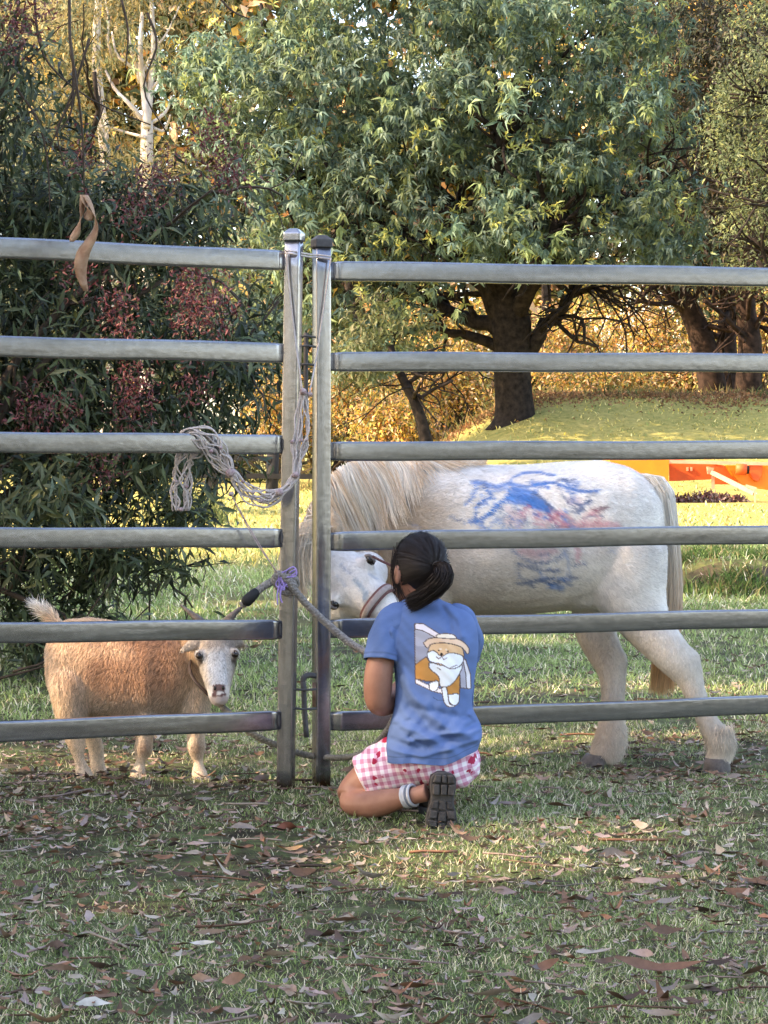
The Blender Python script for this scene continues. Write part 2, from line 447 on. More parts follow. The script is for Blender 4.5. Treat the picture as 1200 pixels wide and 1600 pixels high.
# leaf litter -------------------------------------------------------
LITTER = np.array([[0.33, 0.23, 0.18], [0.40, 0.29, 0.25], [0.20, 0.115, 0.075], [0.42, 0.35, 0.27], [0.14, 0.085, 0.06], [0.30, 0.15, 0.09], [0.24, 0.20, 0.17], [0.40, 0.33, 0.26], [0.09, 0.06, 0.045], [0.17, 0.10, 0.065], [0.24, 0.16, 0.11]]) * 0.8
def curled_leaf(x, y, L, W, ang, col, seed=None):
    """lying gum leaf: 7 cross pairs, curled lengthwise and across"""
    n = len(x); k = 5
    t = np.linspace(0, 1, k)[None]; prof = np.sin(np.pi * np.clip(t * 0.94 + 0.03, 0, 1)) ** 0.75
    bend = R.normal(size=(n, 1)) * 0.7; sick = R.normal(size=(n, 1)) * 0.25; cup = R.uniform(-0.2, 1.1, (n, 1)); tw = R.normal(size=(n, 1)) * 0.5
    lx = (t - 0.5) * L[:, None]; ly = sick * L[:, None] * (0.25 - (t - 0.5) ** 2) * 2
    lz = np.abs(bend) * L[:, None] * ((t - 0.5) ** 2) * 1.1 + 0.004 + R.uniform(0, 0.018, (n, 1))
    w = W[:, None] * prof / 2
    roll = tw * (t - 0.5) * 3 + R.normal(size=(n, 1)) * 0.55 + 0.25 * np.sin(t * 9 + R.rand(n, 1) * 6)
    ca, sa = np.cos(ang)[:, None], np.sin(ang)[:, None]
    out = []
    for sgn in (-1, 0, 1):
        yy = ly + sgn * w * np.cos(roll); zz = lz + sgn * w * np.sin(roll) + (sgn != 0) * cup * w * 0.6 + 0.5 * w * np.abs(np.sin(roll))
        X = x[:, None] + lx * ca - yy * sa; Yv = y[:, None] + lx * sa + yy * ca
        out.append(np.stack([X, Yv, zz + tz(X, Yv)], -1))
    V = np.stack(out, 2)            # n,k,3,3
    V = V.reshape(-1, 3); b = np.arange(n)[:, None, None] * (k * 3); r = np.arange(k - 1)[None, :, None] * 3; c = np.arange(2)[None, None, :]
    F = np.stack([b + r + c, b + r + c + 1, b + r + c + 4, b + r + c + 3], -1).reshape(-1, 4)
    return V, F, np.repeat(col, k * 3, axis=0)
lit = MB()
for y0, y1, hw, dens in ((3.5, 6.2, 1.8, 900), (6.2, 8.6, 2.3, 1050), (8.6, 13, 3.1, 200), (13, 18, 4.2, 30)):
    n = int((y1 - y0) * 2 * hw * dens); x = R.uniform(-hw, hw, n); y = R.uniform(y0, y1, n)
    # two thirds of it lies in drifts
    kc = max(int(n / 26), 4); cx_ = R.uniform(-hw, hw, kc); cy_ = R.uniform(y0, y1, kc); ci = R.randint(0, kc, n); dr = R.rand(n) < 0.66
    sp_ = (0.05 + 0.16 * R.rand(kc))[ci]; x = np.where(dr, cx_[ci] + R.normal(size=n) * sp_ * 1.4, x); y = np.where(dr, cy_[ci] + R.normal(size=n) * sp_, y)
    keep = R.rand(n) < np.clip(noise2(x, y, 2.6, 31) * 1.6 - 0.15, 0.1, 1); x, y = x[keep], y[keep]; n = len(x)
    col = LITTER[R.randint(0, len(LITTER), n)] * R.uniform(0.7, 1.25, (n, 1))
    big = R.rand(n) < 0.12
    L = np.where(big, R.uniform(0.045, 0.08, n), R.uniform(0.012, 0.042, n)); W = L * R.uniform(0.15, 0.33, n)
    lit.add(*curled_leaf(x, y, L, W, R.normal(size=n) * 1.0, col))
for _ in range(260):
    y = R.uniform(3.6, 10); x = R.uniform(-0.25, 0.25) * y * 1.1; a = R.normal() * 0.8; L = R.uniform(0.04, 0.2)
    t = np.linspace(-0.5, 0.5, 4); X = x + t * L * math.cos(a) + R.normal(size=4) * 0.01; Yv = y + t * L * math.sin(a) + R.normal(size=4) * 0.01
    V, F = tube(np.stack([X, Yv, tz(X, Yv) + R.uniform(0.006, 0.02)], 1), R.uniform(0.0012, 0.004), 4)
    lit.add(V, F, LITTER[R.randint(0, 11)] * 0.75)
o = lit.build('leaf_litter', M_litter); tag(o, 'scattered fallen gum leaves and twigs on the lawn', 'leaf litter', kind='stuff')

def ground_at(px, py):
    Y = 7.0
    for _ in range(30):
        p = P(px, py, Y); Y = Y + (p[2] - float(tz(p[0], p[1]))) * FPX / max(py - 700, 30) * 0.8
    return P(px, py, Y)
singles = [((308, 1490), 0.135, 0.030, 0.10, (0.62, 0.58, 0.50), 'pale cream gum leaf lying flat on the foreground grass'),
    ((450, 1345), 0.15, 0.035, -0.3, (0.50, 0.30, 0.15), 'large tan curled leaf in the small sunlit grass patch'),
    ((585, 1392), 0.17, 0.035, 0.12, (0.40, 0.34, 0.31), 'greyish leaf strip in the middle of the foreground lawn'),
    ((770, 1580), 0.21, 0.050, 0.2, (0.44, 0.36, 0.30), 'broad buff leaf at the bottom edge right of centre'),
    ((1030, 1545), 0.32, 0.060, -0.1, (0.22, 0.12, 0.08), 'dark brown bark strip at the lower right of the lawn'),
    ((930, 1505), 0.16, 0.04, 0.3, (0.46, 0.38, 0.31), 'light tan leaf left of the dark bark strip'),
    ((150, 1585), 0.14, 0.045, 0.2, (0.60, 0.56, 0.48), 'whitish leaf at the bottom left edge of the lawn'),
    ((365, 1565), 0.12, 0.05, 0.9, (0.40, 0.20, 0.12), 'rusty orange leaf near the bottom of the lawn'),
    ((625, 1412), 0.12, 0.05, 1.2, (0.32, 0.22, 0.18), 'upright brown curled leaf in the middle foreground'),
    ((200, 1290), 0.16, 0.045, 1.4, (0.34, 0.27, 0.22), 'tall grey brown bark flake left of the fence post'),
    ((455, 1310), 0.14, 0.05, 0.1, (0.26, 0.10, 0.07), 'dark red leaf below the fence posts'),
    ((990, 1300), 0.07, 0.045, 0.6, (0.55, 0.38, 0.34), 'small pink leaf on the lawn right of the boot')]
for (q, L, W, a, c, lab) in singles:
    g = ground_at(*q)
    V, F, cc = curled_leaf(np.array([g[0]]), np.array([g[1]]), np.array([L * 0.55]), np.array([W * 0.5]), np.array([a]), np.array([c]) * 0.7)
    V[:, 2] += 0.012
    o = mk('fallen_leaf', V, F, M_litter, None, cc); tag(o, lab, 'leaf', 'large single leaves on the lawn')

# ------------------------------------------------------------------ trees
def limb(p0, d0, L, r0, r1, wob=0.25, k=7, up=0.1):
    """a wandering limb: returns centre points and radii"""
    p = [np.asarray(p0, float)]; d = nrm(np.asarray(d0, float))
    for _ in range(k - 1):
        d = nrm(d + R.normal(size=3) * wob / math.sqrt(k) + np.array([0, 0, up / k]))
        p.append(p[-1] + d * L / (k - 1))
    return np.array(p), np.linspace(r0, r1, k), d

def skeleton(mb, p, d, L, r, depth, wob=0.3, spread=0.7, up=0.1, tips=None, ns=8, kids=(2, 4), shrink=0.68):
    q, rr, de = limb(p, d, L, r, r * 0.62, wob, 6, up)
    V, F = tube(q, rr, ns if depth > 1 else 5, True); mb.add(V, F)
    if depth == 0:
        tips.append((q[-1], de)); return
    for _ in range(R.randint(kids[0], kids[1])):
        f = R.uniform(0.45, 1.0); a = q[min(int(f * 5), 5)]
        dd = nrm(de + R.normal(size=3) * spread)
        skeleton(mb, a, dd, L * R.uniform(0.55, 0.9) * shrink / 0.68, r * 0.55 * R.uniform(0.7, 1), depth - 1, wob, spread, up, tips, ns, kids, shrink)

def clumps(blobs, K, sig, n, shell=0.55):
    """leaf positions: clumps through the outer volume of the blobs -> points, outward directions, clump brightness"""
    c = np.array([b[0] for b in blobs]); r = np.array([b[1] for b in blobs]); w = (r[:, 0] * r[:, 2]) ; w = w / w.sum()
    i = R.choice(len(blobs), K, p=w); u = nrm(R.normal(size=(K, 3)))
    f = R.uniform(shell, 1.0, (K, 1)); cc = c[i] + u * r[i] * f; od = nrm(u / r[i]); br = R.uniform(0.5, 1.4, K)
    k = R.randint(0, K, n); off = R.normal(size=(n, 3)) * np.asarray(sig)
    return cc[k] + off, nrm(od[k] + off * 0.4), br[k], k

def palette(n, cols, br, var=0.25):
    cols = np.array(cols); a = cols[R.randint(0, len(cols), n)]
    return np.clip(a * br[:, None] * R.uniform(1 - var, 1 + var, (n, 1)), 0, 1)

def crown_mesh(blobs, K, sig, n, L, W, cols, per=1, droop=0.2, down=0.3, var=0.25, shell=0.5, outw=0.6):
    p, od, br, k = clumps(blobs, K, sig, n, shell)
    col = palette(n, cols, br, var)
    if per > 1:
        p = np.repeat(p, per, 0); od = np.repeat(od, per, 0); col = np.repeat(col, per, 0) * R.uniform(0.85, 1.15, (n * per, 1))
    d = nrm(od * outw + R.normal(size=p.shape) * 0.7 + np.array([0, 0, -down]))
    up = nrm(od * 0.6 + np.array([0, 0, 0.8]) + R.normal(size=p.shape) * 0.35)
    m = len(p); csz = np.repeat(R.uniform(0.65, 1.3, n), per) if per > 1 else 1.0
    return leaf_cards(p, d, up, L * csz * R.uniform(0.6, 1.25, m), W * R.uniform(0.7, 1.2, m), col, droop)

def pb(px, py, Y, rx, ry, rd):
    """blob given at its place: radii in photograph pixels at that depth, and metres of depth"""
    return (P(px, py, Y), np.array([rx * Y / FPX, rd, ry * Y / FPX]))

GREEN = [(0.17, 0.22, 0.16), (0.22, 0.26, 0.12), (0.12, 0.17, 0.11), (0.15, 0.20, 0.12), (0.09, 0.135, 0.09), (0.20, 0.24, 0.10), (0.15, 0.20, 0.155), (0.075, 0.11, 0.08)]
GREEN = [(a_ * 0.95, b_ * 1.0, c_ * 1.0) for a_, b_, c_ in GREEN]
GOLD = [(0.60, 0.40, 0.06), (0.66, 0.48, 0.10), (0.48, 0.38, 0.07), (0.66, 0.32, 0.08), (0.40, 0.38, 0.09), (0.70, 0.48, 0.20), (0.26, 0.30, 0.08), (0.20, 0.13, 0.06), (0.78, 0.60, 0.30), (0.15, 0.19, 0.06)]
GOLD = [(a_ * 1.08, b_ * 0.97, c_ * 1.15) for a_, b_, c_ in GOLD]
OLIVE = [(0.10, 0.12, 0.045), (0.13, 0.14, 0.06), (0.08, 0.10, 0.045), (0.16, 0.15, 0.07)]

# chestnut ----------------------------------------------------------
YC = 55.0
base = P(803, 648, YC); base[2] = float(tz(base[0], base[1])) - 0.35
t = empty('chestnut_tree', base, 'large spreading chestnut tree with thick dark trunk on the mound behind the fence', 'tree')
mb = MB(); tips = []
top = P(798, 500, YC)
tr = catmull([base, base + [0.02, 0, 0.5], base * 0.5 + top * 0.5, top, P(770, 380, YC)], 12)
V, F = tube(tr, [0.74, 0.60, 0.52, 0.49, 0.47, 0.46, 0.46, 0.47, 0.50, 0.45, 0.36, 0.25], 14); mb.add(V, F)
for e, r0, s in (((640, 455), 0.24, (790, 525)), ((700, 380), 0.28, (790, 510)), ((905, 440), 0.22, (812, 545)), ((880, 330), 0.26, (805, 500)), ((590, 520), 0.15, (785, 545)),
                 ((780, 200), 0.34, (785, 440)), ((960, 455), 0.10, (880, 470)), ((560, 330), 0.18, (720, 400)), ((1010, 300), 0.16, (870, 350)), ((420, 250), 0.15, (600, 340)), ((860, 100), 0.2, (780, 300)),
                 ((520, 395), 0.10, (650, 450)), ((640, 200), 0.2, (760, 380)), ((480, 440), 0.07, (600, 450)), ((640, 590), 0.08, (780, 560))):
    a = P(*s, YC); b_ = P(*e, YC - R.uniform(-1.5, 3.0)); mid = (a + b_) / 2 + np.array([0, 0, R.uniform(-0.3, 0.5)])
    q = catmull([a, mid, b_], 8) + R.normal(size=(8, 3)) * 0.06; q[0] = a
    V, F = tube(q, np.linspace(r0, r0 * 0.35, 8), 8); mb.add(V, F)
    for _ in range(13):
        k = R.randint(2, 8); dd = nrm((b_ - a) / np.linalg.norm(b_ - a) + R.normal(size=3) * 0.7)
        skeleton(mb, q[k], dd, R.uniform(0.9, 2.0), r0 * 0.28, 1, 0.6, 0.8, -0.1, tips, 5, (2, 4))
mb.build('trunk', M_bark, t)
CB = [pb(480, 190, 54, 190, 170, 2.5), pb(640, 90, 54, 260, 190, 3.0), pb(820, 120, 54, 260, 200, 3.2), pb(960, 260, 53.5, 150, 150, 2.5), pb(700, 300, 52.5, 240, 110, 2.2),
      pb(900, 330, 52.5, 190, 90, 2.0), pb(440, 330, 53, 130, 130, 1.8), pb(560, 430, 52.5, 170, 75, 1.6), pb(500, 520, 53.5, 110, 70, 1.3), pb(1010, 360, 53, 100, 70, 1.5), pb(380, 120, 54, 110, 120, 2.0), pb(420, 470, 54, 80, 110, 1.3),
      pb(760, -60, 54, 330, 150, 3.5), pb(640, 520, 53.5, 90, 50, 1.0)]
mb = MB()
V, F, c = crown_mesh(CB, 520, (0.36, 0.36, 0.26), 7600, 0.28, 0.072, GREEN, per=9, droop=0.4, down=0.45, shell=0.55)
mb.add(V, F, c)
# yellow-green catkins and burrs at the shoot ends, a few turned leaves
p, od, br, k = clumps(CB, 400, (0.2, 0.2, 0.16), 650, 0.9)
p = np.repeat(p, 7, 0); m = len(p)
col = palette(m, [(0.30, 0.33, 0.10), (0.26, 0.31, 0.11), (0.36, 0.34, 0.09)], np.ones(m))
d = nrm(R.normal(size=(m, 3)) + np.array([0, -0.5, 0])); V, F, c = leaf_cards(p, d, nrm(R.normal(size=(m, 3))), 0.20, 0.05, col, 0.3); mb.add(V, F, c)
mb.build('crown', M_leaf, t)

# small leaning tree left of the chestnut
b0 = P(683, 686, 50.0); b0[2] = float(tz(b0[0], b0[1])) - 0.05
t = empty('leaning_tree', b0, 'thin dark leaning tree trunk left of the chestnut on the sunlit grass', 'tree')
mb = MB(); tips = []
q = catmull([b0, P(655, 645, 50), P(628, 590, 50), P(610, 540, 50)], 8); V, F = tube(q, np.linspace(0.16, 0.07, 8), 8); mb.add(V, F)
for _ in range(6): skeleton(mb, q[R.randint(3, 8)], nrm(R.normal(size=3) + [-0.3, 0, 0.5]), 1.0, 0.05, 1, 0.5, 0.8, 0, tips, 5)
mb.build('trunk', M_bark, t)
V, F, c = crown_mesh([pb(600, 520, 50, 70, 60, 0.8), pb(560, 570, 50, 50, 40, 0.7)], 60, (0.2, 0.2, 0.18), 1500, 0.22, 0.06, OLIVE, down=0.4)
mk('crown', V, F, M_leaf, t, c)

# dark trunks on the right ------------------------------------------
rt = [((1118, 605), (1100, 540), (1070, 470), (1020, 380), 0.36, 62, 'dark forked tree leaning left at the right behind the mound'),
      ((1140, 603), (1135, 540), (1137, 470), (1130, 350), 0.30, 63, 'upright dark tree trunk between the leaning tree and the reddish trunk'),
      ((1168, 606), (1172, 540), (1165, 470), (1180, 350), 0.34, 61, 'reddish brown rough trunk nearest the right edge behind the mound')]
for (q0, q1, q2, q3, r, Y, lab) in rt:
    b0 = P(*q0, Y); b0[2] = float(tz(b0[0], b0[1])) - 0.1
    t = empty('dark_trunk_tree', b0, lab, 'tree', 'dark trunks behind the mound')
    mb = MB(); tips = []
    q = catmull([b0, P(*q1, Y), P(*q2, Y), P(*q3, Y), P(q3[0] + R.uniform(-60, 60), q3[1] - 250, Y)], 12)
    V, F = tube(q, np.linspace(r * 1.15, r * 0.4, 12), 10); mb.add(V, F)
    for _ in range(12): skeleton(mb, q[R.randint(3, 12)], nrm(R.normal(size=3) * [1, 0.6, 0.6] + [-0.2, 0, 0.3]), R.uniform(1.5, 3), 0.09, 2, 0.5, 0.7, 0.1, tips, 5, (2, 4))
    mb.build('trunk', mat('reddish_bark', (0.016, 0.011, 0.009), 0.95, spec=0.1, scale=5, bump=0.9, color2=(0.055, 0.034, 0.026)), t)
    V, F, c = crown_mesh([pb(q3[0], 100, Y, 130, 190, 2), pb(q3[0] + 10, 320, Y, 110, 90, 1.5), pb(q3[0] - 60, 420, Y, 70, 40, 1.0)], 210, (0.45, 0.45, 0.4), 9500, 0.24, 0.07, [(0.055, 0.070, 0.045), (0.07, 0.075, 0.05), (0.075, 0.062, 0.05), (0.12, 0.10, 0.05)], down=0.3)
    mk('crown', V, F, M_leaf, t, c)

# grey-green tree at the right edge
b0 = P(1330, 640, 48.0); b0[2] = float(tz(b0[0], b0[1])) - 0.1
t = empty('grey_green_tree', b0, 'grey green fine leaved tree reaching in at the upper right edge', 'tree')
mb = MB(); tips = []
V, F = tube(catmull([b0, b0 + [-0.3, 0, 3], b0 + [-0.9, 0, 6], b0 + [-1.0, 0, 9]], 9), np.linspace(0.35, 0.12, 9), 9); mb.add(V, F)
for _ in range(14): skeleton(mb, b0 + [-0.5, 0, R.uniform(3, 8)], nrm(R.normal(size=3) * [1, 0.6, 0.5] + [-0.7, 0, 0.4]), 2.0, 0.09, 2, 0.5, 0.7, 0.1, tips, 5)
mb.build('trunk', M_bark, t)
V, F, c = crown_mesh([pb(1190, 60, 48, 75, 110, 1.4), pb(1170, 200, 48, 80, 90, 1.4), pb(1190, 340, 48, 70, 90, 1.3), pb(1300, 200, 48, 140, 280, 2.5), pb(1215, 440, 48, 50, 50, 0.8)], 230, (0.22, 0.22, 0.2), 17000, 0.13, 0.045, [(0.13, 0.165, 0.075), (0.17, 0.20, 0.10), (0.10, 0.13, 0.07), (0.24, 0.26, 0.10)], down=0.1)
mk('crown', V, F, M_leaf, t, c)

# pale-limbed gum tree, upper left -----------------------------------
YG = 64.0
b0 = P(232, 700, YG); b0[2] = float(tz(b0[0], b0[1])) - 0.1
t = empty('pale_gum_tree', b0, 'tall gum tree with bare whitish forked limbs at the upper left', 'tree')
mb = MB(); tips = []
V, F = tube(catmull([b0, P(230, 450, YG), P(229, 270, YG), P(230, 190, YG)], 12), np.linspace(0.26, 0.17, 12), 10); mb.add(V, F)
for pts, r0 in ((((230, 195), (225, 140), (219, 85), (222, 20)), 0.15), (((229, 200), (236, 130), (240, 75), (236, -20)), 0.15), (((229, 195), (205, 165), (180, 140), (165, 110)), 0.10), (((222, 120), (200, 100), (182, 85), (175, 50)), 0.08),
                ((( 231, 195), (248, 185), (262, 170), (268, 150)), 0.08), (((238, 140), (247, 125), (250, 100), (246, 60)), 0.06), (((218, 130), (214, 105), (205, 80), (200, 40)), 0.08), (((168, 200), (160, 170), (150, 150), (148, 110)), 0.09), (((228, 215), (190, 205), (172, 200), (165, 215)), 0.06), (((240, 200), (255, 205), (263, 190), (266, 180)), 0.07), (((226, 110), (240, 80), (262, 50), (280, 10)), 0.06), (((175, 90), (168, 60), (170, 30), (160, -20)), 0.06)):
    q = catmull([P(a, b_, YG + R.uniform(-0.3, 0.3)) for a, b_ in pts], 8); V, F = tube(q, np.linspace(r0 * 0.8, r0 * 0.35, 8), 7); mb.add(V, F)
mb.build('trunk', M_gumbark, t)
V, F, c = crown_mesh([pb(150, 30, YG, 110, 80, 2), pb(300, 40, YG + 1, 80, 90, 2), pb(120, 220, YG + 1, 120, 70, 2), pb(230, -60, YG, 160, 90, 2.5), pb(60, 130, YG + 1, 90, 110, 2), pb(280, 300, YG, 90, 70, 1.6), pb(330, 130, YG + 2, 60, 70, 1.5)], 190, (0.45, 0.45, 0.35), 13000, 0.26, 0.055,
    [(0.24, 0.21, 0.10), (0.30, 0.24, 0.11), (0.16, 0.17, 0.09), (0.13, 0.15, 0.085), (0.36, 0.27, 0.10)], down=0.5)
mk('crown', V, F, M_leaf, t, c)
b0 = P(165, 700, YG + 4); b0[2] = float(tz(b0[0], b0[1])) - 0.1
t = empty('slim_gum_tree', b0, 'slimmer gum tree with a leaning white stem left of the pale forked gum', 'tree')
mb = MB(); V, F = tube(catmull([b0, P(168, 320, YG + 4), P(160, 200, YG + 4), P(150, 80, YG + 4), P(158, -60, YG + 4)], 12), np.linspace(0.22, 0.10, 12), 9); mb.add(V, F)
mb.build('trunk', M_gumbark, t)
V, F, c = crown_mesh([pb(100, -20, YG + 4, 130, 90, 2), pb(20, 60, YG + 4, 110, 100, 2)], 90, (0.5, 0.5, 0.4), 5000, 0.26, 0.055, [(0.26, 0.23, 0.11), (0.34, 0.27, 0.11), (0.15, 0.16, 0.08)], down=0.5)
mk('crown', V, F, M_leaf, t, c)

b0 = P(120, 720, 38.0); b0[2] = float(tz(b0[0], b0[1])) - 0.1
t = empty('grey_leaf_tree', b0, 'feathery grey green tree filling the gap behind the dark shrub at left', 'tree')
mb = MB(); tips = []
q = catmull([b0, P(130, 560, 38), P(110, 400, 38), P(125, 250, 38)], 9); V, F = tube(q, np.linspace(0.25, 0.08, 9), 8); mb.add(V, F)
for _ in range(10): skeleton(mb, q[R.randint(3, 9)], nrm(R.normal(size=3) + [0, 0, 0.5]), 1.6, 0.06, 2, 0.4, 0.7, 0.1, tips, 5)
mb.build('trunk', M_bark, t)
V, F, c = crown_mesh([pb(120, 330, 38, 150, 110, 1.5), pb(260, 430, 38, 130, 120, 1.3), pb(40, 480, 38, 150, 160, 1.5), pb(200, 560, 38, 170, 120, 1.4), pb(320, 560, 38, 100, 110, 1.2), pb(30, 240, 38, 90, 110, 1.3), pb(-120, 400, 38, 160, 250, 2), pb(370, 470, 38.5, 70, 110, 1.0)], 420, (0.28, 0.28, 0.24), 24000, 0.16, 0.04, [(0.13, 0.16, 0.085), (0.18, 0.20, 0.11), (0.10, 0.13, 0.075), (0.22, 0.22, 0.12), (0.26, 0.22, 0.10)], down=0.4, shell=0.25)
mk('crown', V, F, M_leaf, t, c)

# golden bushes behind the mound and between the trunks ---------------
gb = [(560, 600, 68, 75, 70, 'yellow orange bush in the sun left of the leaning trunk', GOLD), (715, 600, 70, 85, 75, 'golden bush just left of the chestnut trunk', GOLD),
      (690, 520, 76, 90, 80, 'yellow green bush above the golden bush left of the trunk', GOLD + OLIVE), (905, 540, 73, 85, 85, 'bright golden bush just right of the chestnut trunk', GOLD),
      (1010, 520, 75, 90, 95, 'tall yellow bush midway between the two groups of trunks', GOLD), (950, 600, 71, 90, 45, 'low rusty bush on top of the mound', GOLD + OLIVE[:2]),
      (1190, 520, 74, 90, 90, 'golden bush behind the right hand trunks', GOLD), (430, 640, 70, 60, 65, 'glowing orange bush behind the fence posts', GOLD),
      (500, 660, 74, 60, 45, 'low olive bush behind the right fence post', OLIVE + GOLD[:2]), (610, 660, 66, 60, 40, 'pale yellow bush at the foot of the mound', GOLD), (350, 720, 72, 70, 45, 'olive bush behind the far dark fence', OLIVE), (1075, 585, 72, 60, 35, 'low reddish bush between the mound and the right trunks', GOLD[3:])]
for (px, py, Y, rx, ry, lab, cols) in gb:
    b0 = P(px, py, Y); b0[2] = float(tz(b0[0], b0[1])) - 0.05
    t = empty('sunlit_bush', b0, lab, 'bush', 'bushes in the sun behind the mound')
    mb = MB(); tips = []; h = P(px, py, Y)[2] - b0[2]
    for _ in range(7): skeleton(mb, b0, nrm(R.normal(size=3) * [0.5, 0.4, 0.1] + [0, 0, 1]), max(h * 0.8, 0.6), 0.05, 2, 0.4, 0.5, 0.1, tips, 5)
    mb.build('trunk', M_twig, t)
    V, F, c = crown_mesh([pb(px, py, Y, rx, ry, 1.3)], 90, (0.32, 0.3, 0.28), 5200, 0.17, 0.065, cols, down=0.2, shell=0.2)
    mk('crown', V, F, M_leaf, t, c)

mb = MB(); n = 5200
x = R.uniform(1.5, 13, n); y = 57.2 + R.normal(size=n) * 0.9 + 0.6 * np.sin(x * 1.3); z = tz(x, y)
V, F, c = leaf_cards(np.stack([x, y, z + R.rand(n) * 0.10], 1), nrm(R.normal(size=(n, 3)) + [0, 0, 0.3]), nrm(R.normal(size=(n, 3)) + [0, 0, 1]), R.uniform(0.05, 0.16, n), 0.06, np.array([[0.20, 0.10, 0.05], [0.30, 0.15, 0.07], [0.14, 0.09, 0.05], [0.36, 0.22, 0.12]])[R.randint(0, 4, n)], 0.3); mb.add(V, F, c)
n = 4200; x = R.uniform(-3, 13, n); y = 58.5 + R.normal(size=n) * 0.8 + 0.5 * np.sin(x * 1.7); k_ = noise2(x, y, 1.2, 77)
V, F, c = blades(x, y, R.uniform(0.15, 0.55, n) * k_, np.full(n, 0.035), np.array([[0.10, 0.13, 0.05], [0.20, 0.18, 0.07], [0.30, 0.20, 0.08]])[R.randint(0, 3, n)] * R.uniform(0.6, 1.3, (n, 1)), 0.5); mb.add(V, F, c)
o = mb.build('undergrowth', M_grass); tag(o, 'rusty leaf litter and weeds along the top of the mound', 'undergrowth', kind='stuff')

# far wood that closes the view ---------------------------------------
mb = MB()
for k in range(14):
    cx = -36 + k * 5.6 + R.uniform(-2, 2); Y = R.uniform(92, 104)
    bl = [((cx + R.uniform(-4, 4), Y + R.uniform(-2, 2), R.uniform(0, 24)), np.array([R.uniform(2.5, 4), 2.5, R.uniform(2.5, 4)])) for _ in range(13)]
    bl = [(np.array(a), b_) for a, b_ in bl]
    cols = GOLD + OLIVE * 2 if 4 < k < 13 else OLIVE * 2 + [(0.30, 0.27, 0.13), (0.22, 0.22, 0.12), (0.36, 0.30, 0.16)]
    V, F, c = crown_mesh(bl, 300, (0.8, 0.7, 0.7), 11000, 0.75, 0.40, cols, down=0.3, shell=0.3); mb.add(V, F, c)
o = mb.build('far_wood', M_leaf); tag(o, 'distant sunlit olive and gold woodland closing the view', 'woodland', kind='stuff')
mb = MB()
for k in range(36):
    x = -36 + k * 2.0 + R.uniform(-0.8, 0.8); Y = R.uniform(88, 100); z = float(tz(x, Y)) - 0.1
    q, rr, _ = limb((x, Y, z), (R.normal() * 0.1, 0, 1), R.uniform(12, 20), R.uniform(0.14, 0.3), 0.06, 0.15, 8); V, F = tube(q, rr, 7); mb.add(V, F)
o = mb.build('far_wood_stems', M_bark); tag(o, 'thin dark stems of the distant woodland', 'woodland', kind='stuff')

# breaks in the shade canopy through which single patches of sun reach the yard
GAPS = [(ground_at(655, 1348), 0.20), (ground_at(450, 1345), 0.13), (ground_at(1000, 1372), 0.16), (ground_at(250, 1188), 0.18), (P(258, 1050, 7.27), 0.03), (P(110, 1100, 7.27), 0.05), (ground_at(30, 1190), 0.22), (ground_at(150, 1195), 0.12), (ground_at(560, 1050), 0.30), (ground_at(990, 1065), 0.22), (ground_at(1120, 1078), 0.22),
        (ground_at(830, 1075), 0.18), (ground_at(380, 1000), 0.28), (ground_at(760, 1000), 0.30), (ground_at(1130, 975), 0.30), (P(460, 430, 6.98), 0.10), (P(503, 470, 7.08), 0.10), (ground_at(200, 1440), 0.10), (ground_at(560, 1345), 0.10), (ground_at(880, 1310), 0.12), (ground_at(300, 960), 0.3), (ground_at(480, 940), 0.35), (ground_at(640, 930), 0.3)]
def thin(V, c):
    p = V[::5]; bad = np.zeros(len(p), bool)
    for g, r in GAPS:
        v = p - g; t_ = v @ TO_SUN; bad |= (np.linalg.norm(v - t_[:, None] * TO_SUN, axis=1) < r + 0.12) & (t_ > 3)
    k_ = np.repeat(~bad, 5); n_ = int((~bad).sum()); b_ = np.arange(n_)[:, None] * 5
    return V[k_], np.stack([b_ + [0, 2, 1], b_ + [0, 3, 2], b_ + [1, 2, 4], b_ + [2, 3, 4]], 1).reshape(-1, 3), c[k_]

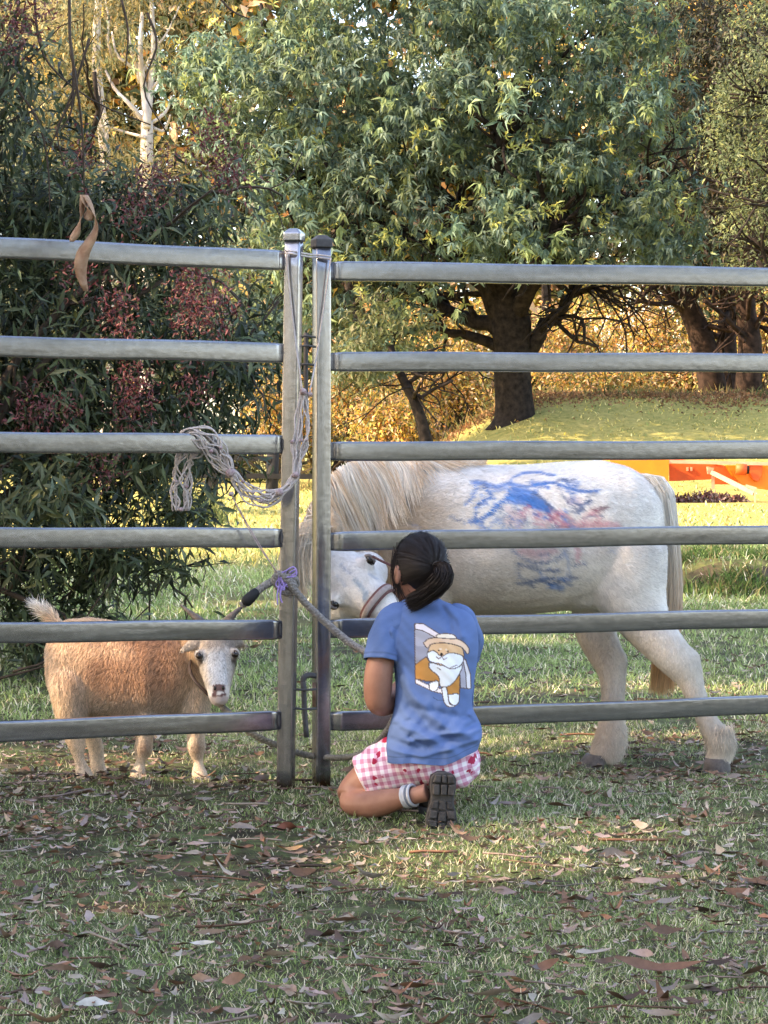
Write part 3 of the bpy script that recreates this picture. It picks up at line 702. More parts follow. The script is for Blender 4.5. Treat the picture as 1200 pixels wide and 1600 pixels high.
# tall trees out of frame on the left that shade the yard ---------------
for k, (x, y, h, w) in enumerate(((-9.0, -0.5, 12, 3.6), (-9.6, 4.5, 13, 3.8), (-8.8, 9.5, 12.5, 3.6), (-10.0, 15.0, 14, 3.9), (-15.0, 1.5, 17, 4.5), (-15.5, 9.5, 18, 4.6), (-9.5, -5.5, 13, 4.0), (-15.5, 15.5, 18, 4.2), (-4.0, -9.5, 12, 4.2), (3.5, -10.5, 13, 4.4), (10.0, -8.0, 12, 4.2))):
    b0 = np.array([x, y, -0.1]); lab = ['shade gum nearest the photographer outside the left edge', 'second shade gum outside the left edge beside the fence', 'shade gum outside the left edge behind the dark shrub', 'shade gum outside the left edge at the end of the shaded lawn', 'rear tall gum outside the left edge level with the fence', 'rear tall gum outside the left edge behind the shrub', 'shade gum behind the photographer on the left', 'rear tall gum outside the left edge furthest up the lawn', 'left one of the gums standing behind the photographer', 'middle one of the gums standing behind the photographer', 'right one of the gums standing behind the photographer'][k]
    t = empty('shade_tree', b0, lab, 'tree', 'tall shade trees beside the yard')
    mb = MB(); tips = []
    q = catmull([b0, b0 + [0.2, 0, h * 0.35], b0 + [0, 0.2, h * 0.6], b0 + [0.2, 0, h * 0.9]], 9); V, F = tube(q, np.linspace(0.32, 0.08, 9), 9); mb.add(V, F)
    for _ in range(9): skeleton(mb, q[R.randint(3, 8)], nrm(R.normal(size=3) + [0, 0, 0.5]), h * 0.22, 0.09, 1, 0.3, 0.7, 0.2, tips, 5)
    mb.build('trunk', M_gumbark, t)
    bl = [(b0 + [R.normal() * w * 0.4, R.normal() * w * 0.4, h * f], np.array([w * s, w * s, h * 0.17])) for f, s in ((0.22, 0.8), (0.38, 1.0), (0.55, 1.0), (0.72, 0.9), (0.88, 0.6))]
    V, F, c = crown_mesh(bl, 120, (0.48, 0.48, 0.36), 8800, 0.32, 0.11, OLIVE, down=0.5, shell=0.1)
    V, F, c = thin(V, c)
    mk('crown', V, F, M_leaf, t, c)

# ------------------------------------------------------------------ dark shrub on the left
YS = 10.8
b0 = P(-170, 1040, YS); b0[2] = float(tz(b0[0], b0[1])) - 0.05
shrub = empty('wattle_shrub', b0, 'tall dark leafy shrub with dull red seed clusters behind the left fence panel', 'shrub')
SB = [pb(60, 560, 11, 240, 190, 0.9), pb(250, 540, 10.8, 120, 200, 0.7), pb(120, 760, 10.8, 200, 120, 0.8), pb(30, 900, 10.8, 110, 110, 0.6), pb(190, 330, 10.8, 150, 120, 0.6), pb(310, 300, 10.8, 70, 80, 0.4),
      pb(20, 330, 11.2, 150, 220, 0.7), pb(-160, 500, 11, 260, 480, 1.2), pb(270, 700, 10.8, 130, 60, 0.5), pb(340, 600, 11, 60, 90, 0.4), pb(20, 130, 10.6, 110, 120, 0.4), pb(10, 20, 10.2, 80, 60, 0.3), pb(150, 840, 10.8, 90, 60, 0.4), pb(385, 560, 11.3, 40, 100, 0.3)]
mb = MB(); tips = []
for e in ((60, 300), (180, 420), (250, 560), (330, 300), (120, 700), (20, 500), (300, 690), (150, 850), (230, 870), (100, 960), (-60, 300), (40, 60), (280, 420), (380, 560)):
    a = b0 + [R.normal() * 0.15, R.normal() * 0.15, 0.1]; c_ = P(*e, YS + R.uniform(-0.5, 0.5)); mid = a * 0.45 + c_ * 0.55 + np.array([-0.15, 0, 0.25])
    q = catmull([a, mid, c_], 9); V, F = tube(q, np.linspace(0.035, 0.008, 9), 6); mb.add(V, F)
    for _ in range(6): skeleton(mb, q[R.randint(3, 9)], nrm(R.normal(size=3) + nrm(c_ - mid)), 0.35, 0.008, 1, 0.5, 0.6, 0, tips, 4)
# long bare twigs hanging in the upper left
for pts in (((52, -40), (60, 60), (85, 110), (150, 160), (235, 195)), ((110, 80), (120, 140), (90, 200), (100, 260)), ((140, 60), (118, 130), (95, 190), (70, 250)), ((20, 130), (60, 190), (75, 260), (78, 330)),
            ((230, 20), (245, 70), (225, 140), (262, 210)), ((330, -20), (360, 15), (390, 30)), ((115, 100), (112, 170), (95, 205)), ((190, 0), (200, 50), (196, 110)), ((40, 1010), (80, 985), (130, 960)), ((0, 1060), (70, 1040), (130, 1010)), ((20, 1050), (90, 1020), (180, 900))):
    q = catmull([P(a, b_, YS - 0.5) for a, b_ in pts], 12); V, F = tube(q, np.linspace(0.007, 0.003, 12), 5); mb.add(V, F)
mb.build('branches', M_twig, shrub)
DARK = [(0.07, 0.095, 0.045), (0.045, 0.06, 0.032), (0.10, 0.13, 0.06), (0.065, 0.08, 0.03), (0.13, 0.15, 0.08), (0.035, 0.045, 0.028)]
mb = MB()
p, od, br, k = clumps(SB, 420, (0.11, 0.12, 0.11), 30000, 0.15)
SD = [pb(200, 855, 10.6, 60, 40, 0.2), pb(265, 880, 10.5, 45, 25, 0.15), pb(90, 960, 10.8, 110, 60, 0.4), pb(285, 800, 10.6, 40, 45, 0.2), pb(40, 1010, 10.8, 70, 40, 0.3)]
p2, od2, br2, _ = clumps(SD, 90, (0.05, 0.05, 0.05), 1500, 0.2)
p, od, br = np.vstack([p, p2]), np.vstack([od, od2]), np.concatenate([br, br2]); n = len(p)
px_, py_ = to_px(p); kp = ~((px_ > 200) & (py_ < 190)) & ~((px_ > 120) & (py_ < 170) & (R.rand(n) < 0.8)) & ~((px_ > 60) & (py_ < 260) & (R.rand(n) < 0.5))
p, od, br = p[kp], od[kp], br[kp]; n = len(p)
col = palette(n, DARK, br, 0.3)
d = nrm(od * 0.5 + R.normal(size=(n, 3)) * 0.6 + np.array([0, 0, -0.35])); up = nrm(od * 0.4 + np.array([0, -0.3, 0.7]) + R.normal(size=(n, 3)) * 0.4)
front = np.argsort(p[:, 1])
V, F, c = leaf_cards(p, d, up, R.uniform(0.06, 0.13, n), R.uniform(0.013, 0.024, n), col, 0.22); mb.add(V, F, c)
# seed clusters
sp = [(60, 20), (20, 60), (30, 25), (340, 200), (345, 260), (320, 215), (365, 270), (240, 290), (205, 330), (130, 240), (285, 450), (310, 480), (345, 470), (290, 500), (200, 600), (220, 620), (210, 560), (300, 605), (190, 500), (160, 730), (45, 650), (100, 640), (255, 260), (120, 420), (60, 640), (180, 470), (300, 440), (335, 500), (200, 640)]
sc_ = np.array([P(a, b_, YS - 0.65 + R.uniform(-0.1, 0.1)) for a, b_ in sp]); m = len(sp) * 120
ks = np.repeat(np.arange(len(sp)), 120); ps = sc_[ks] + R.normal(size=(m, 3)) * np.array([0.05, 0.05, 0.065])
colr = palette(m, [(0.14, 0.035, 0.040), (0.19, 0.060, 0.06), (0.10, 0.028, 0.03), (0.22, 0.10, 0.085)], np.ones(m))
V, F, c = leaf_cards(ps, nrm(R.normal(size=(m, 3)) + [0, 0, -0.5]), nrm(R.normal(size=(m, 3))), R.uniform(0.018, 0.040, m), 0.010, colr, 0.4)
seeds = mk('seed_clusters', V, F, M_shrubleaf, shrub, c)
lm = mb.build('foliage', M_shrubleaf, shrub); lm['kind'] = 'stuff'
# nearest leaves singly
big = [build_mesh('shrub_leaf', *(lambda a: (a[0], a[1], a[2]))(leaf_cards(np.zeros((1, 3)), np.array([[0, 0, -1.0]]), np.array([[0, -1.0, 0.2]]), 0.125, 0.021, np.array([c_]), 0.2 + 0.1 * i_))) for i_, c_ in enumerate([(0.10, 0.13, 0.075), (0.075, 0.105, 0.055), (0.15, 0.165, 0.095), (0.12, 0.13, 0.05)])]
for m_ in big: m_.materials.append(M_shrubleaf)
spots = [i_ for i_ in front if 5 < to_px(p[i_])[0] < 330 and 180 < to_px(p[i_])[1] < 960][:220]
for i_ in spots:
    o = bpy.data.objects.new('leaf', big[R.randint(0, 4)]); C.objects.link(o); o.parent = shrub
    o.matrix_parent_inverse = Matrix.Translation(-shrub.location)
    o.location = tuple(p[i_] + [0, -0.03, 0]); o.rotation_euler = (R.normal() * 0.5, R.normal() * 0.9, R.normal() * 0.8)

# dead bark strips caught on a twig, hanging in front of the top rail
YB = 6.45
M_deadbark = mat('dead_bark', (0.26, 0.14, 0.08), 0.8, scale=25, bump=0.4, color2=(0.42, 0.27, 0.17))
hb = empty('hanging_bark', P(132, 305, YB), 'dry brown bark strips dangling in front of the left top rail', 'bark')
mb = MB(); V, F = tube(catmull([P(132, 308, YB), P(128, 200, YB - 0.05), P(112, 90, YB - 0.1), P(60, -200, YB), P(-300, -900, YB)], 14), np.linspace(0.002, 0.007, 14), 5); mb.add(V, F)
mb.build('twig', M_twig, hb)
for pts, w in ((((130, 306), (126, 340), (118, 365), (112, 378)), 0.036), (((133, 305), (143, 325), (150, 350), (143, 372), (130, 395), (126, 425), (134, 455)), 0.050), (((130, 305), (137, 330), (140, 345)), 0.045)):
    q = catmull([P(a, b_, YB) for a, b_ in pts], 16); tt = np.linspace(0, 1, 16); ww = w * (0.35 + 0.65 * np.sin(np.pi * np.clip(tt * 0.95 + 0.05, 0, 1))) / 2
    tw = tt * R.uniform(1.5, 3) + R.rand(); s = np.stack([np.cos(tw), np.sin(tw) * 0.8, 0 * tw], 1)
    rows = [q + s * ww[:, None] * f + np.array([0, -0.006, 0]) * (1 - f * f) for f in (-1, -0.4, 0.4, 1)]
    V = np.stack(rows, 1).reshape(-1, 3); i = np.arange(15)[:, None] * 4; j = np.arange(3)[None]
    o = mk('strip', V, np.stack([i + j, i + j + 1, i + j + 5, i + j + 4], -1).reshape(-1, 4), M_deadbark, hb)
    sd = o.modifiers.new('thick', 'SOLIDIFY'); sd.thickness = 0.0015

# ------------------------------------------------------------------ fence panels
def steel(name, base=(0.27, 0.275, 0.30), rust=0.0, grain=(1.0, 1.0, 16)):
    m = bpy.data.materials.new(name); m.use_nodes = True; nt = m.node_tree; b = nt.nodes['Principled BSDF']
    b.inputs['Metallic'].default_value = 0.9; b.inputs['Specular IOR Level'].default_value = 0.5
    tc = nt.nodes.new('ShaderNodeTexCoord'); mp = nt.nodes.new('ShaderNodeMapping'); nt.links.new(tc.outputs['Object'], mp.inputs[0]); mp.inputs['Scale'].default_value = grain
    n1 = nt.nodes.new('ShaderNodeTexNoise'); n1.inputs['Scale'].default_value = 4; n1.inputs['Detail'].default_value = 8; n1.inputs['Roughness'].default_value = 0.7; nt.links.new(mp.outputs[0], n1.inputs[0])
    n2 = nt.nodes.new('ShaderNodeTexNoise'); n2.inputs['Scale'].default_value = 45; n2.inputs['Detail'].default_value = 5; nt.links.new(tc.outputs['Object'], n2.inputs[0])
    r = nt.nodes.new('ShaderNodeValToRGB'); e = r.color_ramp.elements; e[0].position = 0.33; e[1].position = 0.68
    e[0].color = (*[c * 0.78 for c in base], 1); e[1].color = (*[min(c * 1.2, 1) for c in base], 1); nt.links.new(n1.outputs[0], r.inputs[0])
    x = nt.nodes.new('ShaderNodeMix'); x.data_type = 'RGBA'; x.blend_type = 'MULTIPLY'; x.inputs[0].default_value = 0.3
    r2 = nt.nodes.new('ShaderNodeValToRGB'); r2.color_ramp.elements[0].position = 0.3; r2.color_ramp.elements[0].color = (0.45, 0.45, 0.47, 1); r2.color_ramp.elements[1].position = 0.6
    nt.links.new(n2.outputs[0], r2.inputs[0]); nt.links.new(r.outputs[0], x.inputs[6]); nt.links.new(r2.outputs[0], x.inputs[7]); co = x.outputs[2]
    # rust creeping up from the foot (a stain with its own ragged edge)
    sx = nt.nodes.new('ShaderNodeSeparateXYZ'); nt.links.new(tc.outputs['Object'], sx.inputs[0])
    ad = nt.nodes.new('ShaderNodeMath'); ad.operation = 'MULTIPLY_ADD'; ad.inputs[1].default_value = 0.10; nt.links.new(n1.outputs[0], ad.inputs[0]); nt.links.new(sx.outputs['Z'], ad.inputs[2])
    mr = nt.nodes.new('ShaderNodeMapRange'); mr.inputs['From Min'].default_value = 0.10 + rust; mr.inputs['From Max'].default_value = 0.065 + rust; nt.links.new(ad.outputs[0], mr.inputs[0])
    rx = nt.nodes.new('ShaderNodeMix'); rx.data_type = 'RGBA'; nt.links.new(mr.outputs[0], rx.inputs[0]); nt.links.new(co, rx.inputs[6]); rx.inputs[7].default_value = (0.16, 0.07, 0.04, 1)
    nt.links.new(rx.outputs[2], b.inputs['Base Color'])
    rr = nt.nodes.new('ShaderNodeMapRange'); rr.inputs['To Min'].default_value = 0.13; rr.inputs['To Max'].default_value = 0.30; nt.links.new(n1.outputs[0], rr.inputs[0]); nt.links.new(rr.outputs[0], b.inputs['Roughness'])
    bp = nt.nodes.new('ShaderNodeBump'); bp.inputs['Strength'].default_value = 0.12; bp.inputs['Distance'].default_value = 0.004; nt.links.new(n2.outputs[0], bp.inputs['Height']); nt.links.new(bp.outputs[0], b.inputs['Normal'])
    return m
M_steel = steel('galvanised_steel'); M_post = steel('galvanised_post', (0.31, 0.31, 0.335), 0.0, (14, 14, 0.9))
M_rust = mat('rusty_steel', (0.13, 0.07, 0.045), 0.8, metal=0.2, scale=40, color2=(0.26, 0.17, 0.12), bump=0.3)
M_weld = mat('weld', (0.09, 0.085, 0.085), 0.7, metal=0.4, var=0.3, scale=60)

def rail_mesh(a, b, h=0.062, w=0.034, gap=0.0):
    a = np.asarray(a); b = np.asarray(b); t = nrm(b - a); s = nrm(np.cross(t, (0, 0, 1))); u = np.cross(s, t)
    n = 28; an = np.linspace(0, 2 * np.pi, n, endpoint=False); pw = 2 / 10.0
    prof = np.sign(np.cos(an))[:, None] * np.abs(np.cos(an))[:, None] ** pw * s * w / 2 + np.sign(np.sin(an))[:, None] * np.abs(np.sin(an))[:, None] ** pw * u * h / 2
    K = [a + t * gap] + [a + (b - a) * f for f in np.linspace(0.02, 0.98, 24)] + [b]
    # rails are never dead straight
    ph = R.rand() * 6; amp = 0.0012
    V = np.vstack([c + np.array([0, 0, amp * math.sin(ph + i * 0.7)]) + prof * (0.90 if i in (0, 25) else 1) for i, c in enumerate(K)])
    k = len(K); i = np.arange(k - 1)[:, None] * n; j = np.arange(n)[None]; j2 = (j + 1) % n
    return V, [np.stack([i + j, i + j2, i + n + j2, i + n + j], -1).reshape(-1, 4), np.array([np.arange(n)[::-1], np.arange(n) + (k - 1) * n])]

def post_mesh(foot, top, yaw, w=0.05):
    ax = nrm(top - foot); ux = np.array([math.cos(yaw), math.sin(yaw), 0]); ux = nrm(ux - ax * np.dot(ux, ax)); uy = np.cross(ax, ux)
    n = 32; an = np.linspace(0, 2 * np.pi, n, endpoint=False); pw = 2 / 9.0
    pr = np.sign(np.cos(an))[:, None] * np.abs(np.cos(an))[:, None] ** pw * ux + np.sign(np.sin(an))[:, None] * np.abs(np.sin(an))[:, None] ** pw * uy
    V = np.vstack([foot + (top - foot) * f + pr * w / 2 for f in np.linspace(0, 1, 20)])
    i = np.arange(19)[:, None] * n; j = np.arange(n)[None]; j2 = (j + 1) % n
    side = (V, [np.stack([i + j, i + j2, i + n + j2, i + n + j], -1).reshape(-1, 4), np.array([np.arange(n)[::-1], np.arange(n) + 19 * n])])
    lv = [(0.000, 1.14), (0.003, 1.18), (0.022, 1.18), (0.025, 1.15), (0.037, 0.62), (0.039, 0.45)]
    V2 = np.vstack([top + ax * (h - 0.012) + pr * w / 2 * s for h, s in lv]); k = len(lv)
    i = np.arange(k - 1)[:, None] * n
    cap = (V2, [np.stack([i + j, i + j2, i + n + j2, i + n + j], -1).reshape(-1, 4), np.array([np.arange(n)[::-1], np.arange(n) + (k - 1) * n])])
    return side, cap

def panel(label, foot, top, yaw, rails, far, rust):
    """rails: list of (near point at the post, far point); far: X beyond which the other post stands"""
    t = empty('fence_panel', foot, label, 'fence panel', 'steel cattle panels')
    side, cap = post_mesh(foot, top, yaw)
    o = mk('post', *side, M_post, t); c = mk('post_cap', *cap, M_weld if rust else M_steel, o, smooth=False)
    c.matrix_parent_inverse = Matrix.Identity(4)
    for a, b in rails:
        o = mk('rail', *rail_mesh(a, b), M_steel, t)
        V, F = ellipsoid(a, (0.006, 0.021, 0.034)); w = mk('weld', V, F, M_weld, o); w.matrix_parent_inverse = Matrix.Identity(4)
    fa = rails[-1][1] * 1.0; fb = rails[0][1]; f = np.array([fb[0], fb[1], float(tz(fb[0], fb[1])) - 0.02]); tp = fb + np.array([0, 0, 0.09])
    side, cap = post_mesh(f, tp, yaw); o = mk('post', *side, M_post, t); c = mk('post_cap', *cap, M_steel, o, smooth=False); c.matrix_parent_inverse = Matrix.Identity(4)
    return t
# left panel: comes nearer to the left
LP = P(446, 1240, 7.0); LP[2] = -0.02
lt_ = P(459.5, 371, 6.98)
ly = [(387.5, 408), (541.5, 551.5), (691, 694.5), (840, 840), (988.5, 983), (1142.5, 1125)]
rl = []
for yl, yr in ly:
    f = (yr - 371) / (1240 - 371); xr = 459.5 + (446 - 459.5) * f - 12
    b_ = P(xr, yr, 6.985); a0 = P(0, yl, 6.64); rl.append((b_, a0 + (a0 - b_) * 0.95))
left_panel = panel('left galvanised cattle panel with six rails in front of the goat', LP, lt_, -0.36 + 0.12, rl, None, False)
RP = P(502, 1238, 7.10); RP[2] = -0.02
rt_ = P(502.5, 381, 7.10)
ry = [(423.5, 433), (565, 567), (705, 703), (846, 835), (982, 966), (1127, 1101)]
rr_ = []
for yl, yr in ry:
    a0 = P(515, yl, 7.105); b_ = P(1200, yr, 7.46); rr_.append((a0, b_ + (b_ - a0) * 0.45))
right_panel = panel('right galvanised cattle panel with six rails between the girl and the pony', RP, rt_, 0.24 + 0.10, rr_, None, True)

# linking pins and lugs between the two posts
def strand(pts, r, n=24, k=6): return tube(catmull(pts, n), r, k)
mb = MB()
for y in (526, 541, 570): V, F = strand([P(470, y, 7.03), P(480, y - 1, 7.03), P(493, y + 1, 7.05)], 0.004, 6); mb.add(V, F)
mb.build('lug', M_weld, right_panel)
V, F = strand([P(478, 520, 7.05), P(478, 560, 7.05), P(478, 625, 7.06)], 0.0075, 8, 8); mk('hinge_pin', V, F, M_weld, right_panel)
V, F = strand([P(494, 1056, 7.08), P(482, 1055, 7.06), P(474, 1060, 7.05), P(474, 1075, 7.05)], 0.009, 14, 8); mk('latch_hook', V, F, M_weld, right_panel)
V, F = strand([P(474, 1066, 7.04), P(476, 1110, 7.04), P(479, 1152, 7.04)], 0.0085, 8, 8); mk('hinge_pin', V, F, M_weld, right_panel)
V, F = box(P(491, 1085, 7.08), (0.012, 0.02, 0.075)); mk('rust_plate', V, F, M_rust, right_panel)
mb = MB()
for y in (1077, 1107): V, F = strand([P(462, y, 7.02), P(476, y + 1, 7.03), P(494, y, 7.06)], 0.004, 6); mb.add(V, F)
mb.build('lug', M_weld, right_panel)

# ------------------------------------------------------------------ hay net
M_twine = mat('net_twine', (0.42, 0.36, 0.33), 0.85, scale=160, color2=(0.60, 0.53, 0.50), bump=0.3)
M_knot = mat('net_knot', (0.28, 0.17, 0.19), 0.85, scale=90, color2=(0.48, 0.40, 0.38), bump=0.3)
YN = 6.90
net = empty('hay_net', P(440, 780, YN), 'tangled beige hay net slung over the left panel and tied to the posts', 'hay net')
def bundle(ctrl, rad, m, n, cross, knots, wire=0.0026, amp=1.0):
    """m strands along a path; they fan out between the knots and gather at them"""
    q = catmull([P(a, b_, y) for a, b_, y in ctrl], n); rd = np.interp(np.linspace(0, 1, n), np.linspace(0, 1, len(rad)), rad)
    T = nrm(np.gradient(q, axis=0)); S = nrm(np.cross(T, np.array([0, 1.0, 0]))); U = np.cross(S, T); s = np.linspace(0, 1, n)
    out = MB()
    for i in range(m):
        ph = 2 * np.pi * i / m; sw = np.sin(s * np.pi * cross * R.uniform(0.6, 1.2) + R.rand() * 6) * 0.30 * amp
        wob = 0.15 * np.sin(s * 17 + i * 2.1) + 0.1 * R.normal(size=n).cumsum() / math.sqrt(n)
        a = ph + sw + wob; rr = rd * (0.25 + 0.85 * math.sqrt(R.rand())) * (1 + 0.25 * np.sin(s * R.uniform(5, 14) + R.rand() * 6)); a = a + R.uniform(-0.8, 0.8) * s
        c = q + (np.cos(a) * rr)[:, None] * S + (np.sin(a) * rr * 0.45)[:, None] * U
        V, F = tube(c, wire * R.uniform(0.85, 1.2), 5); out.add(V, F)
    return out, q
o, q = bundle([(474, 612, 6.93), (473, 650, 6.93), (469, 690, 6.92), (464, 720, 6.91), (462, 742, 6.90)], [0.010, 0.026, 0.026, 0.020, 0.010], 12, 30, 5, None)
o.build('hanging_strands', M_twine, net)
o, q = bundle([(463, 742, 6.90), (445, 765, 6.89), (415, 780, 6.88), (385, 768, 6.88), (360, 738, 6.87)], [0.011, 0.016, 0.034, 0.030, 0.012], 14, 40, 7, None); o.build('loop_strands', M_twine, net)
o, q = bundle([(360, 738, 6.87), (342, 712, 6.87), (325, 690, 6.86), (300, 679, 6.86), (285, 682, 6.90)], [0.012, 0.036, 0.038, 0.030, 0.02], 15, 36, 6, None); o.build('draped_strands', M_twine, net)
o, q = bundle([(318, 680, 6.93), (300, 700, 6.93), (287, 722, 6.92), (283, 760, 6.92), (284, 798, 6.92)], [0.03, 0.035, 0.034, 0.040, 0.028], 14, 40, 8, None); o.build('back_strands', M_twine, net)
for a, b_, y, r in ((474, 612, 6.92, 0.012), (484, 616, 6.93, 0.009), (462, 742, 6.89, 0.011), (437, 769, 6.87, 0.012), (360, 738, 6.86, 0.015), (457, 690, 6.90, 0.007), (470, 688, 6.90, 0.007), (478, 687, 6.91, 0.006), (361, 772, 6.86, 0.009), (395, 770, 6.85, 0.006), (408, 783, 6.85, 0.006), (380, 752, 6.85, 0.006), (330, 705, 6.83, 0.007), (345, 700, 6.83, 0.006), (275, 752, 6.9, 0.006), (292, 760, 6.9, 0.006), (283, 796, 6.9, 0.008)):
    V, F = ellipsoid(P(a, b_, y), (r, r * 0.8, r * 0.8), nu=10, nv=6); V = V + R.normal(size=V.shape) * r * 0.12; mk('knot', V, F, M_knot, net)
mb = MB()
for off in (0, 4):
    V, F = strand([P(448, 392 + off, 6.945), P(460, 393 + off, 6.945), P(475, 396 + off, 6.99), P(490, 398 + off, 7.06), P(503, 399 + off, 7.063), P(517, 401 + off, 7.07)], 0.0032, 24); mb.add(V, F)
    V, F = strand([P(446, 391 + off, 6.95), P(445, 393 + off, 7.0), P(455, 394, 7.03), P(472, 396 + off, 7.02)], 0.0032, 14); mb.add(V, F)
for pts in (((449, 394, 6.945), (451, 440, 6.945), (458, 500, 6.945), (466, 560, 6.95), (471, 612, 6.93)), ((517, 403, 7.065), (512, 440, 7.065), (503, 500, 7.06), (494, 560, 7.03), (484, 612, 6.93)), ((447, 394, 6.95), (453, 460, 6.945), (462, 540, 6.945), (473, 612, 6.93))):
    V, F = strand([P(*a) for a in pts], 0.0026, 24); mb.add(V, F)
mb.build('draw_cord', M_twine, net)
mb = MB()
for o_ in (0, 5): V, F = strand([P(361, 772, 6.86), P(376, 800 + o_ * 0.4, 6.87), P(402, 845 + o_, 6.87), P(433 + o_ * 0.5, 897, 6.90)], 0.0016, 16); mb.add(V, F)
mb.build('loose_twine', M_knot, net)

# ------------------------------------------------------------------ ropes
M_rope = mat('lead_rope', (0.16, 0.145, 0.135), 0.85, scale=140, color2=(0.34, 0.31, 0.28), bump=0.5)
M_rope2 = mat('goat_tether_rope', (0.12, 0.115, 0.10), 0.85, scale=140, color2=(0.26, 0.24, 0.20), bump=0.5)
M_black = mat('black_tape', (0.012, 0.012, 0.013), 0.6, var=0.3, scale=80)
M_purple = mat('purple_twine', (0.26, 0.18, 0.50), 0.8, scale=120, color2=(0.42, 0.33, 0.66))
def twisted(q, r, lay=0.035, n=3):
    """laid rope: three strands round the centre line"""
    T = nrm(np.gradient(q, axis=0)); S = nrm(np.cross(T, np.array([0.1, 1.0, 0.05]))); U = np.cross(S, T)
    s = np.concatenate([[0], np.cumsum(np.linalg.norm(np.diff(q, axis=0), axis=1))]); mb = MB()
    for i in range(n):
        a = s / lay * 2 * np.pi + i * 2 * np.pi / n
        V, F = tube(q + r * 0.5 * (np.cos(a)[:, None] * S + np.sin(a)[:, None] * U), r * 0.62, 6); mb.add(V, F)
    return mb
rope = empty('lead_rope', P(440, 905, 6.95), 'grey lead rope knotted round the left post and running down to the girl', 'rope')
YR = 6.93
twisted(catmull([P(378, 946, 6.90), P(395, 930, 6.90), P(412, 916, 6.91), P(428, 908, 6.92), P(445, 906, 6.92), P(458, 912, 6.92), P(459, 921, 6.93), P(448, 926, 6.93), P(436, 918, 6.92), P(430, 905, 6.91), P(436, 897, 6.905), P(448, 905, 6.905), P(460, 922, 6.92), P(485, 950, 6.95), P(515, 978, 6.96), P(545, 1003, 6.94), P(575, 1022, 6.86), P(612, 1050, 6.72)], 320), 0.0115).build('rope_strands', M_rope, rope)
V, F = tube(catmull([P(380, 944, 6.895), P(391, 934, 6.895), P(403, 922, 6.905)], 14), [0.006, 0.013, 0.0165, 0.018, 0.018, 0.018, 0.018, 0.018, 0.017, 0.0165, 0.016, 0.015, 0.0135, 0.010], 12); mk('whipped_end', V, F, M_black, rope)
V, F = strand([P(452, 900, 6.93), P(462, 905, 6.97), P(462, 915, 7.02), P(440, 915, 7.03), P(431, 908, 7.0), P(432, 905, 6.93)], 0.010, 24, 8); mk('post_wrap', V, F, M_rope, rope)
tw = empty('purple_twine', P(447, 905, 6.9), 'purple baling twine tied into the rope knot on the left post', 'twine')
mb = MB()
for k in range(6):
    pts = [P(441 + R.normal() * 6, 908 + R.normal() * 10, 6.895 + R.rand() * 0.01) for _ in range(4)]
    V, F = strand(pts, 0.0021, 26, 5); mb.add(V, F)
for pts in (((452, 895), (462, 890), (462, 900), (448, 902)), ((436, 915), (433, 930), (434, 945)), ((440, 915), (438, 932), (441, 942)), ((445, 893), (458, 886), (463, 893), (455, 900))):
    V, F = strand([P(a, b_, 6.893) for a, b_ in pts], 0.0024, 16, 5); mb.add(V, F)
mb.build('twine_loops', M_purple, tw)
teth = empty('tether_rope', P(470, 1178, 6.95), 'dark rope sagging along the ground from the goat to the girl', 'rope')
twisted(catmull([P(346, 1104, 7.20), P(356, 1112, 7.15), P(372, 1128, 7.08), P(400, 1150, 7.06), P(440, 1167, 7.07), P(480, 1180, 7.10), P(520, 1184, 7.06), P(560, 1180, 6.9), P(588, 1162, 6.75), P(606, 1140, 6.66), P(622, 1110, 6.68)], 220), 0.010).build('rope_strands', M_rope2, teth)

# ------------------------------------------------------------------ far dark fence, orange machine
M_blk = mat('dark_timber', (0.018, 0.016, 0.015), 0.85, var=0.3, scale=8)
ff = empty('far_fence', P(425, 785, 40), 'dark timber post and rail fence beyond the lawn seen between the rails', 'fence')
def fpost(px, Y, top, r):
    a = P(px, 780, Y); a[2] = float(tz(a[0], a[1])) - 0.1; V, F = tube([a, (a + P(px, top, Y)) / 2 + [0.03, 0, 0], P(px + 4, top, Y)], [r, r * 0.92, r * 0.95], 8); mk('post', V, F, M_blk, ff, smooth=True)
for px, top, r in ((423, 700, 0.13), (330, 700, 0.12), (500, 735, 0.06), (508, 738, 0.05), (495, 735, 0.05)): fpost(px, 44, top, r)
for y, x0, x1 in ((744, 200, 520), (716, 300, 424)):
    V, F = beam(P(x0, y - 2, 43.9), P(x1, y + 1, 43.9), 0.05, 0.10); mk('rail', V, F, M_blk, ff, smooth=False)
YM = 46.0
OR = mat('orange_paint', (0.80, 0.20, 0.008), 0.5, var=0.18, scale=3, spec=0.4); OR2 = mat('red_orange_paint', (0.68, 0.10, 0.018), 0.55, var=0.2, scale=4, spec=0.3)
PINK = mat('faded_orange_paint', (0.78, 0.34, 0.20), 0.6, var=0.2, scale=6)
mc = empty('farm_mower', P(1080, 778, YM), 'orange tractor mower attachment parked on the sunlit lawn behind the pony', 'farm implement')
def slab(pts, d0, d1, name, m, bev=0.01):
    a = np.array([P(*q, YM + d0) for q in pts]); b_ = a + np.array([0, d1 - d0, 0]); n = len(pts)
    V = np.vstack([a, b_]); j = np.arange(n); j2 = (j + 1) % n
    mbx = MB(); mbx.add(V, [np.stack([j, j + n, j2 + n, j2], 1)]); me = None
    F = [np.stack([j, j2, j2 + n, j + n], 1), np.array([np.arange(n)[::-1], np.arange(n) + n])]
    o = mk(name, V, F, m, mc, smooth=False)
    bm_ = o.modifiers.new('bevel', 'BEVEL'); bm_.width = bev; bm_.segments = 2; bm_.limit_method = 'ANGLE'
    return o
slab([(950, 700), (1000, 703), (1046, 717), (1044, 772), (1030, 778), (960, 768)], -0.5, 1.0, 'side_guard', OR)
